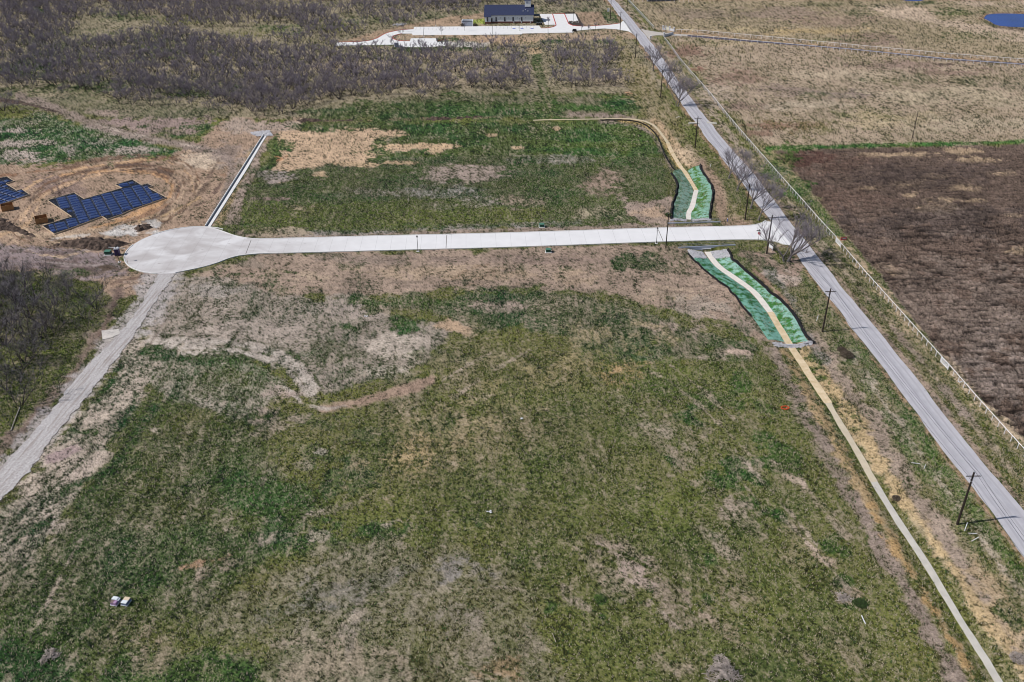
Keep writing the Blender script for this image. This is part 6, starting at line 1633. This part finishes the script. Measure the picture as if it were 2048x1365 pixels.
# the grove left of the gravel track
GROVE = [(12, 590, 1.5), (50, 575, 1.3), (96, 566, 1.1), (70, 600, 1.3), (30, 625, 1.5), (120, 640, 1.1), (182, 607, 1.15), (170, 638, 1.0), (85, 650, 1.5), (45, 665, 1.3), (10, 690, 1.6), (60, 700, .9), (20, 655, 1.2), (-25, 640, 1.6), (-40, 600, 1.4), (110, 610, 1.2), (140, 590, .9), (5, 560, 1.1), (-60, 680, 1.5), (-30, 720, 1.5), (30, 740, 1.0), (-50, 570, 1.4), (60, 560, .8), (42, 812, 1.3), (12, 780, 1.1), (-40, 790, 1.6), (-60, 850, 1.5), (95, 690, .8), (25, 600, 1.2), (60, 630, 1.2), (-15, 740, 1.3), (130, 570, .7), (-90, 640, 1.5), (-90, 750, 1.5)]
cand.sort(key=lambda c: -c[2])
def mesq(x, y, s, lab, grp, k, kinds=None):
    t_, c_ = (kinds or MESQ)[k % len(MESQ)]
    root = empty('mesquite_tree', (x, y, 0), lab, 'tree', grp, rz=RNG.uniform(0, 6.28))
    root.scale = (s * RNG.uniform(.9, 1.15), s * RNG.uniform(.9, 1.15), s * RNG.uniform(.85, 1.05))
    for nm, me_ in (('trunk', t_), ('crown', c_)):
        o = bpy.data.objects.new(nm, me_); COL.objects.link(o); o.parent = root
GP = [(-60, 560), (60, 552), (165, 572), (208, 602), (190, 650), (130, 700), (70, 720), (20, 800), (-60, 850)]
rg_ = np.random.RandomState(8)
while len(GROVE) < 74:
    q = (rg_.uniform(-60, 208), rg_.uniform(552, 760))
    if in_poly(GP, np.array([q[0]]), np.array([q[1]]))[0] and rg_.rand() < 1 - max(0, q[0] - 60) / 260: GROVE.append((q[0], q[1], rg_.uniform(.65, 1.1)))
for k, (px, py, s) in enumerate(GROVE):
    x, y = at(px, py)[:2]
    mesq(x, y, s * 1.15, 'leafless grey mesquite in the near grove left of the gravel track', 'mesquites in the near grove', k, MESQ_NEAR)
n_ind = 300 - len([g for g in GROVE if g[0] > -60])
SINGLE = {(252, 200): 'lone low mesquite on the open scrub above the green field', (8, 222): 'broad dark mesquite at the left edge above the green field', (1256, 171): 'lone mesquite with a clear shadow left of the far roadside trees'}
for k, (x, y, py, px, s) in enumerate(cand[:n_ind]):
    key = next((q for q in SINGLE if abs(q[0] - px) < .6 and abs(q[1] + 60 - py) < .6), None)
    if key: mesq(x, y, s, SINGLE[key], None, k)
    elif px > 1075: mesq(x, y, s, 'leafless mesquite in the loose stand between the grass trail and the road', 'mesquites between trail and road', k)
    elif px > 640: mesq(x, y, s, 'leafless mesquite in the open stand between the green belt and the parking court', 'mesquites below the parking court', k)
    else: mesq(x, y, s, 'leafless purple grey mesquite in the front rows of the thicket above the fields', 'mesquites in the front rows of the thicket', k)
V, T, V2, T2 = [], [], [], []
o1 = o2 = 0
for k, (x, y, py, px, s) in enumerate(cand[n_ind:]):
    (v, t), (v2, t2) = MESQ_FAR[k % len(MESQ_FAR)]
    a = RNG.uniform(0, 6.28); ca, sa = math.cos(a) * s, math.sin(a) * s
    Rm = np.array([[ca, -sa, 0], [sa, ca, 0], [0, 0, s * RNG.uniform(.85, 1.05)]])
    V.append(v @ Rm.T + (x, y, 0)); T.append(t + o1); o1 += len(v)
    V2.append(v2 @ Rm.T + (x, y, 0)); T2.append(t2 + o2); o2 += len(v2)
print('mesquites', len(cand) + len(GROVE))
if V:
    vv = np.concatenate(V + V2); tt = np.concatenate(T + [q + o1 for q in T2])
    me = np_mesh('mesquite_thicket', vv, tt); me.materials.append(MT['trunk']); me.materials.append(MT['twig'])
    mi = np.zeros(len(tt), np.int32); mi[sum(len(q) for q in T):] = 1
    me.polygons.foreach_set('material_index', mi)
    o = bpy.data.objects.new('mesquite_thicket', me); COL.objects.link(o)
    tag(o, 'far purple grey mass of leafless mesquite reaching to the top edge of the photo', 'thicket', None, 'stuff')

# roadside trees, each its own shape
def road_tree(b, h, seed, label, limbs=4, spread=.6, trunk=1.8, r0=.26, lean=(0, 0), twigs=1500, extra=None):
    p = at(*b)
    root = empty('roadside_tree', p, label, 'tree', 'bare trees along the road')
    lb, tw = grow(seed, h, limbs, spread, trunk, r0, twigs, (.6, 1.5), .022, lean, sub=5, curve=.35, sides=5)
    if extra:
        lb2, tw2 = grow(seed + 50, h * .9, 3, spread, trunk * .7, r0 * .7, twigs // 2, (.6, 1.5), .022, extra, sub=4, curve=.3, sides=5)
        sh = np.array([extra[0] * .6 - .5, .2, 0])
        tw = (np.vstack([tw[0], tw2[0] + sh]), np.vstack([tw[1], tw2[1] + len(tw[0])]))
        lb = (np.vstack([lb[0], lb2[0] + sh]), np.vstack([lb[1], lb2[1] + len(lb[0])]))
    for nm, g_, m_ in (('trunk', lb, 'trunk_big'), ('crown', tw, 'twig_big')):
        me_ = np_mesh(nm, *g_); me_.materials.append(MT[m_]); o = bpy.data.objects.new(nm, me_); COL.objects.link(o); o.parent = root
road_tree((1306.5, 142), 9.0, 1, 'farthest bare roadside tree, round crowned, left of the road', 6, .6, 2.2, .24, twigs=2200)
road_tree((1333, 176.5), 9.6, 2, 'bare roadside tree just right of the utility pole, crown over the road', 6, .6, 2.0, .24, (1.0, .5), twigs=2200)
road_tree((1356, 213), 10.2, 3, 'twin trunked bare roadside tree with a spreading crown over the road', 6, .75, 2.0, .26, (1.6, .5), twigs=2400, extra=(-.5, 0))
road_tree((1457.5, 357), 9.6, 4, 'sparse leaning bare roadside tree, first of the group past the far blankets', 4, .65, 2.0, .24, (1.6, .3))
road_tree((1474, 381), 8.6, 5, 'bare roadside tree with a low crooked trunk, second past the far blankets', 5, .7, 2.0, .25, (1.6, .4))
road_tree((1501, 417), 10.6, 6, 'tall bare roadside tree beside the far corner utility pole', 5, .55, 2.6, .27, (1.6, .5))
road_tree((1517, 441), 10.2, 8, 'slender bare roadside tree at the far corner of the street mouth', 4, .55, 2.4, .2, (1.8, .6))
road_tree((1576, 523), 9.6, 9, 'large spreading bare roadside tree with pale trunk at the near corner of the street mouth', 6, .95, 1.8, .38, (2.4, .4), twigs=2600, extra=(-1.2, 0))
# saplings of the parking court and drive
for i, ((x, y), h, lab) in enumerate([((802, 79.5), 4.5, 'sapling on the island inside the curved drive'), ((806.5, 64), 4, 'sapling by the upper edge of the curved drive'), ((884, 74.5), 5, 'sapling on the strip below the left bays'), ((929.5, 62), 4.5, 'sapling in front of the refuse store'), ((1097, 50), 4, 'sapling by the shaded patio of the long building'),
                                      ((1163, 64), 3.5, 'sapling along the drive to the road, leftmost of three'), ((1177, 66.5), 3.5, 'sapling along the drive to the road, nearest the camera'), ((1191, 61), 3.5, 'sapling along the drive to the road, closest to the road'), ((1187, 18), 7, 'leafless tree at the top edge left of the thin dark poles'), ((1152, 30), 6, 'leafless tree at the back corner of the mulch bed')]):
    p = at(x, y); root = empty('sapling', p, 'thin leafless ' + lab, 'tree', 'saplings round the parking court')
    lb, tw = grow(300 + i, h, 4, .3, h * .35, .05, 260, (.4, .9), .02, sub=3, sides=3)
    for nm, g_, m_ in (('trunk', lb, 'trunk'), ('crown', tw, 'twig_big')):
        me_ = np_mesh(nm, *g_); me_.materials.append(MT[m_]); o = bpy.data.objects.new(nm, me_); COL.objects.link(o); o.parent = root

# ------------------------------------------------------------------ bushes, brush heaps and litter
def leafy(name, loc, r, hh, n, m, lab, cat, group=None, size=.18, stems=True):
    root = empty(name, loc, lab, cat, group)
    V, T = [], []
    for k in range(n):
        a = random.uniform(0, 6.28); q = r * math.sqrt(random.random()); z = random.random() ** .8 * hh * (1 - .55 * (q / r) ** 2)
        c = Vector((q * math.cos(a), q * math.sin(a), z)); u = Vector((random.uniform(-1, 1), random.uniform(-1, 1), random.uniform(-.6, .9))).normalized() * size * random.uniform(.6, 1.3)
        w_ = u.cross(Vector((random.uniform(-1, 1), random.uniform(-1, 1), random.uniform(-1, 1)))).normalized() * size * .35
        o = len(V); V += [tuple(c - w_), tuple(c + w_), tuple(c + u)]; T.append((o, o + 1, o + 2))
    me_ = np_mesh('foliage', V, T); me_.materials.append(MT[m]); o = bpy.data.objects.new('foliage', me_); COL.objects.link(o); o.parent = root
    if stems:
        mb = MB()
        for k in range(7):
            a = random.uniform(0, 6.28); mb.tube([(0, 0, 0), (r * .3 * math.cos(a), r * .3 * math.sin(a), hh * .5), (r * .7 * math.cos(a), r * .7 * math.sin(a), hh * .85)], .02, 3)
        mb.build('stems', 'trunk', root)
def xyz(x, y): return on(x, y)
leafy('clipped_bush', xyz(925, 53.2), 1.0, 1.9, 500, 'bush_dark', 'dark clipped bush at the left side of the refuse store', 'bush', 'bushes by the refuse store', .3)
leafy('clipped_bush', xyz(950.5, 52.6), 1.3, 1.9, 500, 'bush_dark', 'dark clipped bush at the right side of the refuse store', 'bush', 'bushes by the refuse store', .3)
for i, (x, y) in enumerate(((1139, 46.5), (1143, 45.8), (1149, 46.6), (1154, 45.6), (1132, 27.6), (1137, 27.2), (1142, 27.4), (1147, 27))):
    leafy('bed_shrub', xyz(x, y), .9, 1.2, 200, 'bush_dark', 'dark shrub in the mulch bed near the right bays', 'shrub', 'shrubs in the mulch beds', .3)
leafy('dry_shrub', xyz(1693, 712), 1.6, 1.2, 1500, 'bush_dark', 'dark dry shrub between the check dam and the road, nearest the road', 'shrub', 'dry shrubs by the ditch', .22)
leafy('dry_shrub', xyz(1683, 701), 1.1, .8, 900, 'bush_dark', 'dark dry shrub between the check dam and the road, behind the larger one', 'shrub', 'dry shrubs by the ditch', .22)
leafy('dry_shrub', xyz(1792, 998), .75, .7, 600, 'bush_dark', 'small dark dry shrub right of the pale channel', 'shrub', 'dry shrubs by the ditch', .18)
leafy('dry_shrub', xyz(2035, 1318), 1.2, .6, 900, 'brush', 'grey dry shrub at the right edge near the bottom corner', 'shrub', 'dry shrubs by the ditch', .2)
leafy('weed_clump', xyz(1720, 1208), 1.1, .6, 1100, 'bush_green', 'dark green weed clump beside the pale dirt patch at lower right', 'weed', None, .2)
leafy('weed_clump', xyz(1337, 432), 1.3, 1.0, 700, 'bush_green', 'green weed clump at the left end of the far headwall', 'weed', None, .22)
def brush(b, r, hh, n, lab, m='brush'):
    p = on(*b); root = empty('brush_heap', p, lab, 'brush heap', 'brush heaps')
    mb = MB()
    for k in range(n):
        a = random.uniform(0, 6.28); q = r * math.sqrt(random.random()) * (.7 + .3 * math.sin(a * 3 + r * 5)); z = hh * (1 - (q / r) ** 2) * random.random() + .03
        c = Vector((q * math.cos(a), q * math.sin(a), z)); d_ = Vector((random.uniform(-1, 1), random.uniform(-1, 1), random.uniform(-.35, .35))).normalized() * random.uniform(.2, .6)
        mb.tube([c - d_, c + d_ * .4 + Vector((0, 0, .06)), c + d_], [.05, .04, .015], 3, cap=False)
    mb.build('sticks', m, root)
brush((1444, 1345), 3.2, 1.2, 520, 'large grey brush heap at the bottom edge of the photo')
brush((100, 1312), 1.6, .5, 170, 'grey brush heap at the lower left, near the bottom edge')
brush((1688, 1197), 1.7, .35, 90, 'scatter of pale sticks beside the green weed clump at lower right')
def stick(pts, r, m, lab, name='branch', cat='branch'):
    P = [tuple(on(x, y) + [0, 0, z]) for x, y, z in pts]
    return tag(MB().tube(P, r, 5).build(name, m), lab, cat)
stick([(1723, 1232, .1), (1727, 1243, .2), (1731, 1249, .1)], .09, 'white_paint', 'bleached white branch on the turf below the weed clump')
stick([(1105, 1268, .1), (1108, 1278, .3), (1112, 1286, .1)], .05, 'brush', 'pale fallen branch in the grey grass, bottom centre right')
stick([(40, 815, .1), (30, 842, .25), (22, 862, .1)], .12, 'brush', 'long pale log lying at the edge of the grove by the gravel track', 'log', 'log')
for (x0, y0), (dx, dy, dz), lab in (((1929, 1062), (.65, .9, 1.15), 'white slanted stake just right of the nearest utility pole'), ((1937, 1067), (1.35, -.35, .25), 'long white plank low on the verge below the nearest utility pole'), ((1943, 1083), (1.4, .45, .6), 'white slanted plank on the verge, lowest of the three by the nearest utility pole'), ((1633, 642.5), (.5, .8, 1.2), 'white slanted stake left of the pole by the check dam'), ((1823, 926), (1.5, -.5, .15), 'bent white plank on the green verge between channel and road'), ((1848, 938), (.3, .4, .8), 'short grey stake beside the bent white plank'), ((1420, 335), (.5, 1.2, .9), 'white slanted stake right of the half grown blanket'), ((1352, 236), (1.6, .6, .5), 'white slanted plank on the verge near the far ditch bend')):
    p = on(x0, y0); root = empty('stake', p, lab, 'stake', 'white stakes and planks'); MB().tube([(0, 0, .03), (dx, dy, dz)], .07, 5).build('shaft', 'white_paint', root); MB().box((0, 0, .03), (.2, .2, .08)).build('foot', 'brush', root)
def litter(x, y, s, m, lab):
    p = on(x, y); mb = MB()
    for k in range(4): mb.box(p + [random.uniform(-s, s), random.uniform(-s, s) * .6, .08 + .05 * k], (s, s * .6, .07), random.uniform(0, 3), random.uniform(-.3, .3))
    tag(mb.build('litter', m), lab, 'litter')
litter(1045, 838, .42, 'white_paint', 'scrap of white litter in the middle of the field'); litter(979, 1025, .4, 'white_paint', 'scrap of white litter on the olive turf near the bottom centre'); litter(732, 634, .4, 'white_paint', 'scrap of white litter on the bare ground above the green patches')
litter(1921, 765, .4, 'white_paint', 'scrap of white litter under the pipe fence below the second gate')
mb = MB(); p = on(1570, 817)
for k in range(9):
    a = k * .7; mb.tube([p + [math.cos(a) * .8, math.sin(a) * .55, .06], p + [math.cos(a + .6) * .9, math.sin(a + .6) * .6, .22 + .1 * (k % 2)], p + [math.cos(a + 1) * .8, math.sin(a + 1) * .5, .08]], .11, 5)
tag(mb.build('orange_netting', 'orange'), 'crumpled ring of orange netting on the turf left of the channel', 'netting')

# ------------------------------------------------------------------ standing dead grass and weeds on the near turf
pr_ = np.where((DIST < 330) & (PX > -300) & (PX < 2350), DIST ** 2.4 * np.clip(FACV - .1, 0, .6) * (1 - clod), 0)
LM = in_poly(np.vstack([G([(x, y) for x, y in EDG_L]), G([(x, y) for x, y in EDG_R])[::-1]]), X, Y)
pr_[LM | PAVED] = 0
for P in (LO, UPL):
    dd, _ = poly_dist(X, Y, P); pr_[dd < 1.2] = 0
pr_ = pr_.ravel() / pr_.sum()
for nm, cnt, m_, lab in (('dead_grass', 100000, material('dead_stalk', (176, 164, 142), .9, .2, .8, world=True), 'pale standing dead grass scattered through the turf'), ('green_weeds', 70000, material('weed_leaf', (66, 86, 44), .9, .4, .8, world=True), 'low green weeds scattered through the turf')):
    ix = RNG.choice(len(pr_), cnt, p=pr_)
    bx = X.ravel()[ix] + RNG.normal(0, .3, cnt); by = Y.ravel()[ix] + RNG.normal(0, .3, cnt); bz = Z.ravel()[ix] - .02
    nb = 3
    bx, by, bz = (np.repeat(q, nb) for q in (bx, by, bz)); n_ = len(bx)
    a = RNG.uniform(0, 6.28, n_); hh = RNG.uniform(.14, .5, n_) * (1 if nm == 'dead_grass' else .7); sp = RNG.uniform(.05, .3, n_); wd = RNG.uniform(.03, .075, n_) * (1 if nm == 'dead_grass' else 1.8)
    jx, jy = RNG.normal(0, .1, n_), RNG.normal(0, .1, n_)
    v0 = np.stack([bx + jx - wd * np.sin(a), by + jy + wd * np.cos(a), bz], 1); v1 = np.stack([bx + jx + wd * np.sin(a), by + jy - wd * np.cos(a), bz], 1)
    v2 = np.stack([bx + jx + sp * np.cos(a), by + jy + sp * np.sin(a), bz + hh], 1)
    me = np_mesh(nm, np.stack([v0, v1, v2], 1).reshape(-1, 3), np.arange(n_ * 3).reshape(-1, 3))
    me.materials.append(m_)
    o = bpy.data.objects.new(nm, me); COL.objects.link(o); tag(o, lab, 'grass', None, 'stuff')
